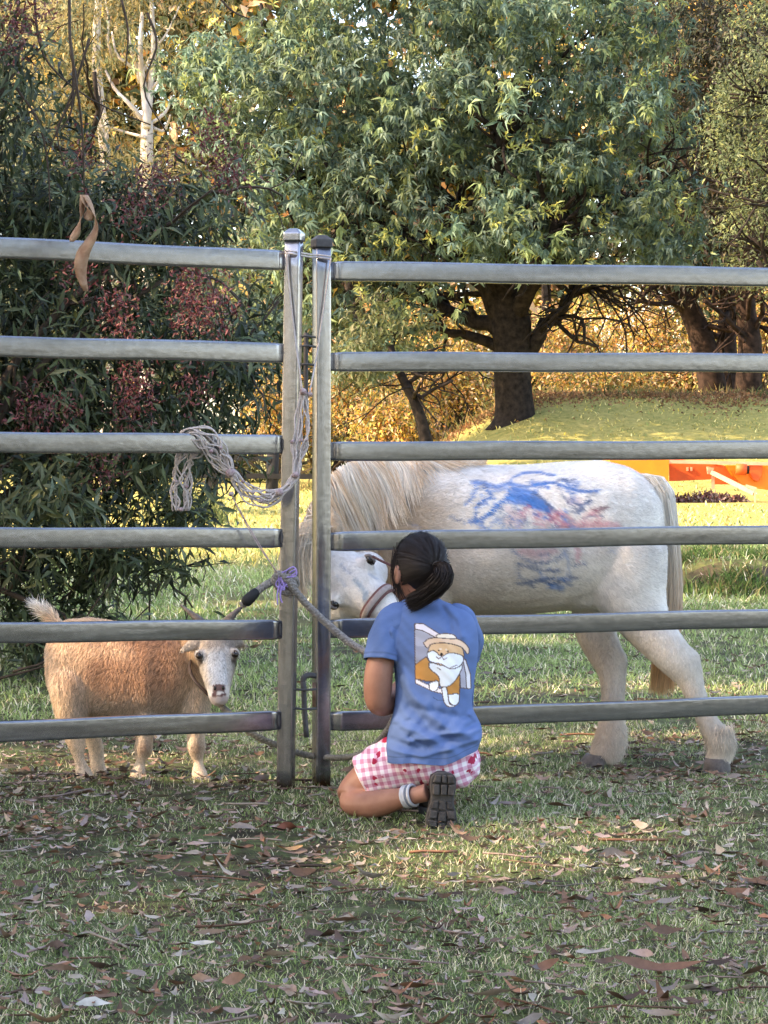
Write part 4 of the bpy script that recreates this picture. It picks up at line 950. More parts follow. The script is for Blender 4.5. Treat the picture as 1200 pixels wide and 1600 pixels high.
slab([(1046, 724), (1112, 724), (1112, 749), (1046, 752)], 0.4, 0.46, 'back_plate', OR2)
slab([(1112, 726), (1142, 728), (1156, 757), (1112, 757)], 0.4, 0.46, 'back_plate', OR2)
slab([(1135, 727), (1220, 727), (1220, 768), (1188, 764), (1160, 757), (1146, 744)], 0.05, 0.35, 'mower_deck', OR)
slab([(1171, 727), (1192, 727), (1190, 744), (1184, 753), (1177, 750), (1172, 740)], -0.06, 0.04, 'blade_guard', OR2)
slab([(1073, 730), (1076, 730), (1076, 736), (1073, 736)], 0.36, 0.40, 'tab', PINK, 0.002); slab([(1079, 730), (1082, 730), (1082, 736), (1079, 736)], 0.36, 0.40, 'tab', PINK, 0.002)
slab([(1104, 729), (1117, 729), (1113, 741), (1106, 741)], 0.05, 0.14, 'bracket', PINK)
for a, b_, w, h, nm, m in (((1040, 721, -0.05), (1215, 725, -0.05), 0.08, 0.07, 'frame_beam', PINK), ((1100, 716, 0.2), (1215, 714, 0.2), 0.06, 0.05, 'frame_beam', OR2), ((1030, 715, 0.3), (1130, 729, 0.0), 0.05, 0.05, 'frame_beam', OR2), ((1112, 738, -0.02), (1178, 771, -0.6), 0.07, 0.085, 'brace', PINK), ((1114, 738, 0.05), (1114, 764, 0.05), 0.06, 0.06, 'stand_leg', PINK), ((1179, 764, -0.62), (1180, 786, -0.62), 0.035, 0.035, 'stand_leg', PINK), ((1165, 759, -0.5), (1182, 764, -0.55), 0.05, 0.06, 'foot_bracket', PINK)):
    V, F = beam(P(a[0], a[1], YM + a[2]), P(b_[0], b_[1], YM + b_[2]), w, h); mk(nm, V, F, m, mc, smooth=False)
V, F = tube([P(1150, 733, YM - 0.2), P(1166, 734, YM - 0.2)], 0.115, 16); mk('drum', V, F, OR2, mc)
V, F = tube([P(1166.1, 734, YM - 0.2), P(1170, 734, YM - 0.2)], 0.085, 16); mk('hub', V, F, M_blk, mc)
n = 900; px_ = R.uniform(1040, 1165, n); x = np.array([P(a, 765, YM)[0] for a in px_]); y = YM - 0.15 + R.rand(n) * 0.55
z = tz(x, y) + R.rand(n) * 0.20 * (1 - np.abs(px_ - 1100) / 90)
V, F, c = leaf_cards(np.stack([x, y, z], 1), nrm(R.normal(size=(n, 3))), nrm(R.normal(size=(n, 3)) + [0, 0, 1]), R.uniform(0.06, 0.16, n), 0.05, LITTER[R.randint(0, 9, n)] * 0.6 + np.array([0.03, 0, 0.01]), 0.4)
o = mk('leaf_heap', V, F, M_litter, None, c); tag(o, 'heap of dead reddish leaves under the orange mower', 'leaf heap', kind='stuff')
# tussock beyond the shrub
g = ground_at(345, 800); n = 700
x = g[0] + R.normal(size=n) * 0.25; y = 33 + R.normal(size=n) * 0.3
V, F, c = blades(x, y, R.uniform(0.25, 0.65, n), np.full(n, 0.018), np.array([0.16, 0.19, 0.07]) * R.uniform(0.6, 1.4, (n, 1)), 0.4)
o = mk('grass_tussock', V, F, M_grass, None, c); tag(o, 'tall olive grass tussock on the lawn below the hay net', 'grass tussock', kind='stuff')

# ------------------------------------------------------------------ pony
YH = 7.90
M_coat = mat('pony_coat', attr=True, rough=0.7, spec=0.15, var=0.12, scale=45, bump=0.35)
M_hoof = mat('hoof', (0.06, 0.05, 0.045), 0.6, scale=30, color2=(0.15, 0.125, 0.115), bump=0.2)
M_eye = mat('eye', (0.008, 0.006, 0.005), 0.08, spec=0.6)
EX, EY, EZ = np.eye(3)
def side_loft(rows, Yc):
    out = []
    for x, t_, b_, hw in rows:
        a, c = P(x, t_, Yc), P(x, b_, Yc); out.append(((a + c) / 2, EY, EZ, hw, (a[2] - c[2]) / 2))
    return loft(out, 32, True, 2.25)
def leg(pts):
    q = np.array([np.r_[P(a, b_, y), r] for a, b_, y, r in pts]); q = catmull(q, len(pts) * 4)
    return tube(q[:, :3], q[:, 3], 16)
torso = side_loft([(1036, 785, 862, 0.06), (1027, 764, 890, 0.14), (1008, 745, 915, 0.20), (978, 729, 935, 0.255), (940, 720, 945, 0.28), (885, 722, 953, 0.29), (820, 727, 960, 0.31), (760, 727, 962, 0.31), (710, 722, 960, 0.285), (660, 720, 952, 0.25), (610, 735, 940, 0.20), (572, 770, 915, 0.13)], YH)
neck = loft([(P(705, 835, YH), nrm(np.array([0.12, 0, 1.0])), EY, 0.25, 0.17), (P(655, 812, YH - 0.01), nrm(np.array([0.10, 0, 1.0])), EY, 0.215, 0.155), (P(605, 798, YH - 0.04), nrm(np.array([-0.05, 0, 1.0])), EY, 0.178, 0.135),
             (P(560, 803, YH - 0.10), nrm(np.array([-0.45, 0, 1.0])), nrm(np.array([0.2, 1, 0])), 0.155, 0.115), (P(527, 822, YH - 0.20), nrm(np.array([-0.9, 0, 0.8])), nrm(np.array([0.3, 1, 0.1])), 0.125, 0.10), (P(508, 848, YH - 0.33), nrm(np.array([-1, 0.1, 0.4])), nrm(np.array([0.2, 0.8, 0.4])), 0.10, 0.09)], 28)
P0 = P(496, 866, 7.43); P1 = P(646, 986, 7.30); ax = nrm(P1 - P0); HL = np.linalg.norm(P1 - P0)
hn = np.array([0.05, -1.0, 0.10]); hn = nrm(hn - ax * np.dot(hn, ax)); hw_ = np.cross(hn, ax)
if hw_[2] < 0: hw_ = -hw_
def hp(t_, w, d): return P0 + ax * HL * t_ + hw_ * w + hn * d
head = loft([(hp(t_, 0, -d - off), hw_, hn, w, d) for t_, w, d, off in ((-0.12, 0.050, 0.055, 0.03), (-0.02, 0.080, 0.095, 0.012), (0.10, 0.090, 0.115, 0.004), (0.24, 0.094, 0.120, 0), (0.36, 0.092, 0.112, 0.002), (0.48, 0.076, 0.096, 0.006), (0.60, 0.062, 0.080, 0.010), (0.74, 0.054, 0.066, 0.012), (0.86, 0.054, 0.058, 0.012), (0.95, 0.050, 0.050, 0.018), (1.02, 0.030, 0.034, 0.03))], 28, True, 2.5)
shapes = [torso, neck, head]
for s in (1, -1):   # brow ridges, cheeks, nostrils
    shapes.append(ellipsoid(hp(0.33, s * 0.080, -0.035), (0.030, 0.026, 0.026))); shapes.append(ellipsoid(hp(0.30, s * 0.062, -0.15), (0.075, 0.075, 0.075)))
    shapes.append(ellipsoid(hp(0.92, s * 0.036, -0.028), (0.024, 0.024, 0.024)))
def ear(base, tip, w):
    q = catmull([base, base * 0.6 + tip * 0.4, tip], 8); return tube(q, np.array([0.75, 1.0, 1.05, 1.0, 0.85, 0.62, 0.36, 0.08]) * w, 12)
shapes.append(ear(P(527, 838, 7.47), P(517, 786, 7.49), 0.024)); shapes.append(ear(P(478, 872, 7.44), P(452, 842, 7.47), 0.024))
near_hind = [(975, 860, 7.77, 0.15), (985, 925, 7.74, 0.128), (1010, 975, 7.71, 0.088), (1043, 1015, 7.68, 0.070), (1070, 1045, 7.67, 0.060), (1082, 1072, 7.66, 0.042), (1096, 1108, 7.65, 0.035), (1112, 1138, 7.64, 0.040), (1126, 1160, 7.63, 0.052), (1124, 1180, 7.63, 0.046), (1121, 1196, 7.62, 0.044)]
far_hind = [(965, 860, 8.00, 0.16), (945, 930, 7.98, 0.13), (930, 980, 7.94, 0.078), (945, 1020, 7.91, 0.064), (955, 1042, 7.89, 0.056), (958, 1075, 7.87, 0.044), (957, 1115, 7.85, 0.044), (955, 1150, 7.84, 0.056), (948, 1175, 7.83, 0.058), (938, 1192, 7.82, 0.050)]
near_fore = [(655, 880, 7.74, 0.12), (662, 950, 7.72, 0.085), (668, 1010, 7.71, 0.058), (670, 1060, 7.70, 0.050), (670, 1110, 7.70, 0.036), (670, 1160, 7.70, 0.044), (664, 1185, 7.70, 0.044)]
far_fore = [(690, 880, 8.04, 0.12), (695, 950, 8.03, 0.08), (698, 1010, 8.02, 0.056), (700, 1060, 8.02, 0.048), (700, 1105, 8.02, 0.035), (700, 1150, 8.02, 0.042), (694, 1172, 8.02, 0.042)]
for L_ in (near_hind, far_hind, near_fore, far_fore): shapes.append(leg(L_))
shapes.append(ellipsoid(P(915, 925, YH - 0.02), (0.15, 0.17, 0.07)))       # flank fold towards the stifle
shapes.append(ellipsoid(P(1082, 1036, 7.67), (0.030, 0.035, 0.050)))        # points of the hocks
shapes.append(ellipsoid(P(968, 1034, 7.88), (0.030, 0.035, 0.045)))
shapes.append(ellipsoid(P(640, 850, YH - 0.12), (0.16, 0.12, 0.20)))       # shoulder
HV, HF, HN = fuse(shapes, 0.0105, 7)

# coat colour: cream, tan towards the neck, dun on the lower flank; chalk drawing on the near side
HC = np.tile(np.array([0.84, 0.80, 0.75]), (len(HV), 1))
hx, hy = to_px(HV)
def blend(C0, c, w): return C0 * (1 - w[:, None]) + np.asarray(c) * w[:, None]
nz_ = noise2(HV[:, 0] * 3 + HV[:, 1] * 2, HV[:, 2] * 3, 2.2, 51); nf_ = noise2(HV[:, 0] * 9 + HV[:, 1] * 5, HV[:, 2] * 8, 2.0, 52)
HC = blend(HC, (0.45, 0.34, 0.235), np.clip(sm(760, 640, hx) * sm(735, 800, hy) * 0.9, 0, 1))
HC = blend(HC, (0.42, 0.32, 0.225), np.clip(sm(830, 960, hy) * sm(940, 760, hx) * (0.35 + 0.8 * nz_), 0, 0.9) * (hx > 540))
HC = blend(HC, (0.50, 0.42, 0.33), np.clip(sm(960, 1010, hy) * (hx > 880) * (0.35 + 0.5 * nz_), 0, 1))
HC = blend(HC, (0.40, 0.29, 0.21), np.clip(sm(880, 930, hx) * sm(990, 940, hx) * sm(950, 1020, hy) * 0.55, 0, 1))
face = ((HV - P0) @ ax / HL); inhead = (hx < 660) & (hy > 840) & (HV[:, 1] < 7.56)
HC = np.where(inhead[:, None], np.array([0.80, 0.77, 0.74]), HC)
HC = np.where((inhead & (face > 0.86))[:, None], np.array([0.28, 0.22, 0.21]), HC)
HC *= (0.90 + 0.2 * nf_)[:, None]
def segdist(x, y, pts):
    d = np.full(len(x), 1e9)
    for (a, b_), (c_, e) in zip(pts[:-1], pts[1:]):
        vx, vy = c_ - a, e - b_; t_ = np.clip(((x - a) * vx + (y - b_) * vy) / (vx * vx + vy * vy + 1e-9), 0, 1)
        d = np.minimum(d, np.hypot(x - a - t_ * vx, y - b_ - t_ * vy))
    return d
BL, BL2, RD = (0.08, 0.25, 0.60), (0.13, 0.19, 0.34), (0.66, 0.20, 0.27)
def zq(*pts): return [(700 + a * 260 / 1200, 710 + b_ * 230 / 1062) for a, b_ in pts]
strokes = [(zq((180, 200), (260, 205), (340, 230), (430, 195), (470, 230), (640, 270)), 5, BL, 0.8), (zq((450, 190), (455, 155), (530, 130), (640, 130), (770, 150)), 2.6, BL, 0.85), (zq((460, 200), (560, 225), (680, 210), (760, 200), (860, 235), (960, 260), (1080, 262)), 3.4, BL, 0.8),
    (zq((200, 215), (190, 280), (120, 360)), 3.2, BL, 0.8), (zq((260, 230), (310, 300), (210, 360), (190, 480)), 3.2, BL, 0.85), (zq((190, 490), (300, 430), (380, 340), (440, 290)), 4.0, BL, 0.9), (zq((390, 350), (390, 440), (388, 530)), 2.4, BL2, 0.7), (zq((440, 290), (560, 310), (640, 350), (720, 385)), 9, BL, 0.95), (zq((460, 250), (560, 280), (660, 320)), 7, BL, 0.8),
    (zq((420, 240), (470, 330), (560, 345), (650, 380)), 5, BL, 0.8), (zq((620, 270), (700, 330), (760, 390), (830, 450), (890, 470)), 3.4, BL2, 0.8), (zq((700, 330), (720, 420), (780, 510)), 2.8, BL2, 0.75), (zq((530, 430), (560, 490)), 3, BL2, 0.7), (zq((460, 405), (500, 410)), 3, BL2, 0.6), (zq((720, 520), (770, 528)), 4, BL2, 0.8),
    (zq((590, 180), (650, 230), (640, 245)), 3, BL, 0.7), (zq((780, 200), (850, 330), (920, 390)), 2.6, BL2, 0.6), (zq((850, 240), (900, 290), (880, 330)), 2.4, BL, 0.5), (zq((1020, 330), (950, 370), (930, 410)), 5, BL2, 0.85), (zq((960, 460), (1020, 435), (1100, 430)), 3, BL2, 0.7), (zq((1120, 375), (1040, 400)), 4, (0.16, 0.03, 0.08), 0.8),
    (zq((120, 490), (70, 480), (20, 440)), 2.4, BL2, 0.6), (zq((140, 490), (200, 480)), 3.5, BL, 0.7), (zq((820, 500), (960, 505), (1080, 490), (1200, 505)), 8, RD, 0.75), (zq((960, 500), (980, 440), (1060, 400)), 6, RD, 0.4), (zq((430, 470), (520, 440), (500, 510)), 9, RD, 0.33), (zq((620, 430), (700, 460), (660, 520)), 9, RD, 0.38), (zq((740, 400), (800, 460), (830, 520)), 6, RD, 0.38), (zq((430, 380), (450, 430)), 7, RD, 0.25), (zq((880, 330), (940, 330)), 8, (0.40, 0.2, 0.34), 0.3), (zq((560, 400), (650, 410)), 7, RD, 0.25),
    (zq((500, 690), (600, 700), (740, 690)), 7, RD, 0.6), (zq((560, 730), (700, 740)), 6, RD, 0.35), (zq((935, 670), (930, 760)), 5, RD, 0.6), (zq((440, 680), (500, 740), (600, 775), (720, 775), (800, 740), (840, 680)), 3.2, BL2, 0.85), (zq((480, 780), (640, 830), (800, 840)), 3, BL2, 0.8), (zq((480, 780), (490, 880)), 3, BL2, 0.8), (zq((540, 790), (620, 800), (660, 850), (640, 910), (500, 890)), 2.6, BL2, 0.75),
    (zq((480, 920), (560, 925), (660, 900), (760, 940), (840, 900)), 3.2, BL2, 0.8), (zq((740, 950), (820, 960)), 6, BL, 0.6), (zq((660, 840), (670, 890), (880, 900)), 4, BL, 0.5), (zq((840, 700), (880, 880)), 3, BL, 0.35), (zq((1150, 680), (1180, 690)), 3, BL, 0.4), (zq((1000, 300), (1060, 270)), 4, BL2, 0.3),
    ([(555, 905), (575, 925), (572, 935)], 5, (0.10, 0.26, 0.42), 0.5), ([(530, 880), (545, 895)], 3, (0.14, 0.24, 0.42), 0.4), ([(575, 895), (590, 902)], 3, (0.14, 0.24, 0.42), 0.35), ([(525, 900), (540, 915)], 3, (0.14, 0.24, 0.42), 0.3), ([(640, 818), (655, 825)], 3, BL2, 0.5)]
HC0 = HC.copy()
strokes = [(a_, w_ * (0.72 if w_ < 5.5 else 0.8), c_, s_ * (0.95 if c_ != RD else 0.7)) for a_, w_, c_, s_ in strokes]
for k_ in range(46):     # loose scribble between the main lines
    a_, b_ = R.uniform(740, 905), R.uniform(745, 825); an_ = R.normal() * 0.7 + 0.4; l_ = R.uniform(8, 26); m_ = R.normal() * 5
    strokes.append(([(a_, b_), (a_ + l_ * 0.5 * math.cos(an_) + m_ * 0.3, b_ + l_ * 0.5 * math.sin(an_) + m_), (a_ + l_ * math.cos(an_), b_ + l_ * math.sin(an_))], R.uniform(1.3, 2.4), (BL, BL2, BL)[k_ % 3], R.uniform(0.35, 0.8)))
for k_ in range(12):
    a_, b_ = R.uniform(800, 900), R.uniform(865, 915); strokes.append(([(a_, b_), (a_ + R.uniform(6, 18), b_ + R.normal() * 4)], R.uniform(1.3, 2.2), BL2, 0.6))
for k_ in range(16):
    a_, b_ = R.uniform(785, 930), R.uniform(795, 830); strokes.append(([(a_, b_), (a_ + R.uniform(6, 16), b_ + R.normal() * 8)], R.uniform(1.6, 3), RD, 0.5))
def chalk(p, n_, c0, wide=1.1):
    x, y = to_px(p); f1 = noise2(p[:, 0] * 9 + p[:, 1] * 5, p[:, 2] * 8, 2.0, 52); f2 = noise2(p[:, 0] * 3 + p[:, 1] * 2, p[:, 2] * 3, 2.2, 51)
    ns = np.clip(-n_[:, 1] * 3 + 0.3, 0, 1) * (p[:, 1] < YH); x = x + (f1 - 0.5) * 7; y = y + (f2 - 0.5) * 5; c0 = c0.copy()
    for pts, w, c_, s_ in strokes:
        d_ = segdist(x, y, pts); c0 = blend(c0, c_, min(s_ * 1.1, 0.95) * np.clip(1.4 - d_ / (w * wide), 0, 1) * ns * (0.7 + 0.45 * f1))
    return c0
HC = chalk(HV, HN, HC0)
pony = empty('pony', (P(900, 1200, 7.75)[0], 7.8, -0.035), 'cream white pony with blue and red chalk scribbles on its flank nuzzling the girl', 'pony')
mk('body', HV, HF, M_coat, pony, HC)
def hlen(p, n_):
    x, y = to_px(p); L = np.full(len(p), 0.020); L[(x < 660) & (y > 840) & (p[:, 1] < 7.58)] = 0.010
    L = np.where((y > 1140), 0.022, L); L = np.where(y > 1186, 0, L); L = np.where((y > 950) & (y < 1130), 0.012, L); return L
def hflow(p, n_):
    f = np.tile(np.array([0.9, 0, -0.45]), (len(p), 1)); x, y = to_px(p); low = y > 960; f[low] = [0.1, 0, -1.0]
    hd = (x < 660) & (y > 840) & (p[:, 1] < 7.58); f[hd] = ax
    s_ = np.sin(p[:, 0] * 9 + p[:, 2] * 7) * 0.3; f[:, 2] += s_; return f
V, F, c = fur(HV, HF, HN, HC0, 140000, hlen, 0.0027, hflow, 0.16, 0.28, shade=0.22, paint=lambda p, n_, c: chalk(p, n_, c, 0.95))
o = mk('coat_hair', V, F, M_hair, pony, c); o['kind'] = 'stuff'
# hooves
def hoof(px, py0, py1, Y, w0, w1, fwd):
    a = P(px, py0, Y); b_ = P(px, py1, Y); b_[2] = float(tz(b_[0], b_[1])) - 0.004; b_ = b_ + np.array([fwd * 0.035, -0.005, 0])
    secs = [(a * (1 - f) + b_ * f, EX, EY, w0 + (w1 - w0) * f, (w0 + (w1 - w0) * f) * 0.95) for f in np.linspace(0, 1, 5)]
    V, F = loft(secs, 20); mk('hoof', V, F, M_hoof, pony)
hoof(1120, 1184, 1210, 7.62, 0.043, 0.050, 0.0); hoof(936, 1178, 1202, 7.82, 0.048, 0.060, -0.8); hoof(662, 1180, 1206, 7.70, 0.043, 0.053, -0.5); hoof(692, 1168, 1192, 8.02, 0.042, 0.052, -0.5)
# feathers over the hooves
def strands(n, start, ctrl, k, width, cols, spread, parent, name, tipw=0.2, wob=0.01, m=None, clump=0):
    """start (n,3) roots, ctrl: function(i roots) -> (n,k,3)"""
    S = ctrl(start)
    wv = R.normal(size=(n, 1, 3)) * wob * np.linspace(0, 1, k)[None, :, None] + np.sin(np.linspace(0, 6, k)[None, :, None] + R.rand(n, 1, 3) * 6) * wob * 0.5
    V, F, c = ribbons(S + wv, np.full(n, width), cols, tipw, side=nrm(R.normal(size=(n, 3)) * 0.5 + np.array([0, -1.0, 0.2])))
    o = mk(name, V, F, M_hair, parent, c); o['kind'] = 'stuff'; return o
for (cx, cy, Y, dx) in ((1134, 1155, 7.63, 0.6), (966, 1155, 7.84, 0.35)):
    n = 420; a = R.rand(n) * 6.283; r_ = 0.034 + 0.012 * R.rand(n)
    st = P(cx - 8, cy, Y) + np.stack([np.cos(a) * r_, np.sin(a) * r_, R.uniform(-0.02, 0.055, n)], 1)
    def ct(s, dx=dx, cx=cx, Y=Y):
        out = nrm(s - P(cx - 8, cy, Y)) * [1, 1, 0]; L = R.uniform(0.015, 0.04, (len(s), 1)); q1 = s + out * L * 0.30 + [0, 0, -0.01]; q2 = s + out * L * 0.35 + np.array([dx * 0.02, 0, -1.0]) * L
        return np.stack([s, q1, q2], 1)
    strands(n, st, ct, 3, 0.0032, np.array([0.66, 0.56, 0.46]) * R.uniform(0.6, 1.25, (n, 1)), 0, pony, 'feather', 0.2, 0.006)
# mane: from the crest over the near side of the neck
crest = catmull([P(490, 800, 7.60), P(505, 765, 7.66), P(530, 738, 7.74), P(565, 723, 7.82), P(610, 714, 7.87), P(660, 713, 7.90), P(705, 718, 7.90), P(735, 723, 7.90)], 200)
bvh = BVHTree.FromPolygons([tuple(v) for v in HV], [tuple(f) for f in HF[0]])
n = 5200; ui = R.randint(0, 200, n); st = crest[ui] + R.normal(size=(n, 3)) * [0.006, 0.018, 0.006]; st[:, 2] += 0.004
uu = ui / 199.0; k = 9; S = np.zeros((n, k, 3)); S[:, 0] = st
Lm = (0.30 - 0.20 * np.clip((uu - 0.72) / 0.28, 0, 1)) * R.uniform(0.75, 1.1, n)
lock = np.sin(uu * 70) * 0.12 + np.sin(uu * 31 + 1) * 0.15
for i in range(n):
    p = st[i].copy(); d = nrm(np.array([-0.05 + 0.25 * uu[i], -0.8, 0.35])); step = Lm[i] / (k - 1)
    for j in range(1, k):
        tdir = np.array([0.38 + 0.10 * lock[i] + 0.12 * math.sin(uu[i] * 55), -0.25 if j < 3 else -0.02, -1.0])
        d = nrm(d * 0.45 + nrm(tdir) * 0.55); p = p + d * step
        hit, hnor, _, dist = bvh.find_nearest(Vector(p))
        if hit is not None:
            v = p - np.array(hit); off = 0.010 + 0.012 * ((i * 37) % 10) / 10
            if np.dot(v, np.array(hnor)) < off: p = np.array(hit) + np.array(hnor) * off
        S[i, j] = p
cm = np.array([0.64, 0.55, 0.44]) * (1 - 0) + 0; band = (0.5 + 0.5 * np.sin(uu * 83 + np.sin(uu * 29) * 2))[:, None]
cm = (np.array([0.86, 0.77, 0.64]) * band + np.array([0.66, 0.48, 0.31]) * (1 - band)) * R.uniform(0.75, 1.2, (n, 1))
S += np.sin(np.linspace(0, 5, k)[None, :, None] + R.rand(n, 1, 3) * 6) * 0.003
V, F, c = ribbons(S, np.full(n, 0.0030), cm, 0.3, side=np.tile(np.array([0.1, -1.0, 0.3]), (n, 1)) + R.normal(size=(n, 3)) * 0.4)
o = mk('mane', V, F, M_hair, pony, c); o['kind'] = 'stuff'
# forelock
n = 800; fu = R.rand(n); st = np.array([P(505, 815, 7.47)] * n) * (1 - fu[:, None]) + np.array([P(478, 850, 7.42)] * n) * fu[:, None] + R.normal(size=(n, 3)) * 0.012
def ct(s):
    L = R.uniform(0.15, 0.25, (len(s), 1)); return np.stack([s, s + np.array([-0.22, -0.25, -0.05]) * L, s + np.array([-0.30, -0.34, -0.40]) * L, s + np.array([-0.30, -0.36, -0.75]) * L, s + np.array([-0.26, -0.34, -1.0]) * L], 1)
strands(n, st, ct, 5, 0.0030, (np.array([0.76, 0.64, 0.50]) * R.uniform(0.55, 1.3, (n, 1))), 0, pony, 'forelock', 0.3, 0.012)
# tail
n = 3600; st = P(1022, 752, YH) + R.normal(size=(n, 3)) * [0.018, 0.03, 0.012]
kk = 10; qa = catmull([P(1000, 742, YH - 0.02), P(1030, 755, YH - 0.05), P(1043, 815, YH - 0.06), P(1052, 890, YH - 0.03), P(1050, 960, YH), P(1040, 1020, YH), P(1034, 1088, YH)], kk)
rad = np.array([0.020, 0.036, 0.038, 0.034, 0.028, 0.030, 0.034, 0.040, 0.044, 0.046]); ph = R.rand(n) * 6.283; rr2 = np.sqrt(R.rand(n)); ends = R.uniform(0.62, 1.0, n)
S = np.zeros((n, kk, 3))
for j in range(kk): S[:, j] = qa[j] + np.stack([np.cos(ph) * rad[j] * rr2, np.sin(ph) * rad[j] * rr2 * 1.3, 0 * ph], 1)
# strands of different lengths
S2 = np.zeros_like(S)
for j in range(kk):
    f = j / (kk - 1) * ends * (kk - 1); i0 = np.minimum(f.astype(int), kk - 2); w_ = (f - i0)[:, None]
    S2[:, j] = S[np.arange(n), i0] * (1 - w_) + S[np.arange(n), i0 + 1] * w_
S2 += np.sin(np.linspace(0, 7, kk)[None, :, None] + R.rand(n, 1, 3) * 6) * 0.004
gr = np.linspace(0, 1, kk)
V, F, c = ribbons(S2, np.full(n, 0.0034), np.ones((n, 3)), 0.35, side=nrm(R.normal(size=(n, 3)) + [0, -1, 0]))
tz_c = np.clip((V[:, 2] - 0.35) / 0.45, 0, 1)[:, None]; c = (np.array([0.88, 0.83, 0.75]) * tz_c + np.array([0.64, 0.40, 0.21]) * (1 - tz_c)) * np.repeat(R.uniform(0.7, 1.2, (n, 1)), kk * 2, 0)
o = mk('tail', V, F, M_hair, pony, c); o['kind'] = 'stuff'
# eyes, lids, nostrils
for s in (1, -1):
    V, F = ellipsoid(hp(0.345, s * 0.094, -0.030), (0.019, 0.019, 0.019)); mk('eye', V, F, M_eye, pony)
    q = catmull([hp(0.295, s * 0.097, -0.030), hp(0.335, s * 0.106, -0.016), hp(0.385, s * 0.098, -0.026)], 8); V, F = tube(q, 0.0065, 8); mk('eyelid', V, F, mat('eyelid', (0.20, 0.17, 0.16), 0.7, var=0.2), pony)
    V, F = ellipsoid(hp(0.93, s * 0.040, -0.012), (0.010, 0.010, 0.014)); mk('nostril', V, F, M_eye, pony)
# halter
M_halter = mat('halter_webbing', (0.13, 0.055, 0.055), 0.8, scale=120, color2=(0.22, 0.11, 0.10), bump=0.3); M_fleece = mat('halter_lining', (0.40, 0.34, 0.33), 0.9, scale=90, bump=0.4, var=0.2)
def band(t0, w, name, m, parent, grow=1.07, a0=0, a1=2 * np.pi, tilt=0.0):
    ts = np.array([0.48, 0.60, 0.74]); an = np.linspace(a0, a1, 48); rings = []
    for dt in (-0.5, -0.25, 0.25, 0.5):
        t_ = t0 + dt * w / HL; hwv = np.interp(t_, [0.36, 0.48, 0.60, 0.74, 0.86], [0.092, 0.076, 0.062, 0.054, 0.054]); dv = np.interp(t_, [0.36, 0.48, 0.60, 0.74, 0.86], [0.112, 0.096, 0.080, 0.066, 0.058]); of = np.interp(t_, [0.36, 0.48, 0.6, 0.74, 0.86], [0.002, 0.006, 0.01, 0.012, 0.012])
        g = grow + (0.02 if abs(dt) < 0.4 else 0); ca = np.sign(np.cos(an)) * np.abs(np.cos(an)) ** 0.8; sa = np.sign(np.sin(an)) * np.abs(np.sin(an)) ** 0.8
        rings.append(np.array([hp(t_ + tilt * sa[i_], ca[i_] * hwv * g, -dv - of + sa[i_] * dv * g) for i_ in range(len(an))]))
    V = np.stack(rings, 1).reshape(-1, 3); i = np.arange(len(an) - 1)[:, None] * 4; j = np.arange(3)[None]
    o = mk(name, V, np.stack([i + j, i + j + 1, i + j + 5, i + j + 4], -1).reshape(-1, 4), m, parent)
    sd = o.modifiers.new('t', 'SOLIDIFY'); sd.thickness = 0.004; return o
nb = band(0.60, 0.034, 'halter_noseband', M_halter, pony, 1.10)
ln = band(0.60, 0.017, 'halter_stripe', M_fleece, nb, 1.15); ln.matrix_parent_inverse = Matrix.Identity(4)
def strap(pts, w=0.016):
    q = catmull(pts, 18); T = nrm(np.gradient(q, axis=0)); s = nrm(np.cross(T, np.array([0, -1.0, 0.2]))); V = np.stack([q - s * w / 2, q + s * w / 2], 1).reshape(-1, 3); i = np.arange(17)[:, None] * 2
    o = mk('halter_cheek_strap', V, np.hstack([i, i + 1, i + 3, i + 2]), M_halter, pony); sd = o.modifiers.new('t', 'SOLIDIFY'); sd.thickness = 0.004
strap([P(582, 869, 7.385), P(595, 876, 7.39), P(615, 886, 7.40), P(640, 905, 7.42)], 0.008)
strap([P(615, 912, 7.36), P(640, 900, 7.40), P(650, 880, 7.47)], 0.016)

# ------------------------------------------------------------------ goat
YGt = 7.40
M_gcoat = mat('goat_coat', attr=True, rough=0.75, spec=0.12, var=0.15, scale=50, bump=0.4)
goat = empty('goat', (P(200, 1222, YGt)[0], YGt, float(tz(-0.8, 7.4))), 'small tan and cream horned goat standing behind the left fence panel', 'goat')
gt = side_loft([(74, 1008, 1065, 0.03), (84, 985, 1090, 0.07), (106, 970, 1108, 0.10), (140, 967, 1116, 0.115), (185, 973, 1122, 0.125), (235, 980, 1126, 0.13), (280, 984, 1118, 0.115), (315, 990, 1108, 0.09), (338, 1010, 1085, 0.05)], YGt)
gs = [gt]
gs.append(loft([(P(300, 1040, YGt - 0.02), nrm(np.array([-0.6, 0, 1])), EY, 0.105, 0.075), (P(315, 1020, YGt - 0.07), nrm(np.array([-0.5, 0, 1])), EX, 0.085, 0.062), (P(330, 1005, YGt - 0.14), EZ, EX, 0.065, 0.055), (P(337, 995, YGt - 0.18), EZ, EX, 0.05, 0.045)], 20))
G0 = P(337, 972, 7.22); G1 = P(343, 1093, 7.10); gax = nrm(G1 - G0); GL = np.linalg.norm(G1 - G0); gn = np.array([0.10, -1, 0.15]); gn = nrm(gn - gax * np.dot(gn, gax)); gw = np.cross(gax, gn)
if gw[0] < 0: gw = -gw
def gp(t_, w, d): return G0 + gax * GL * t_ + gw * w + gn * d
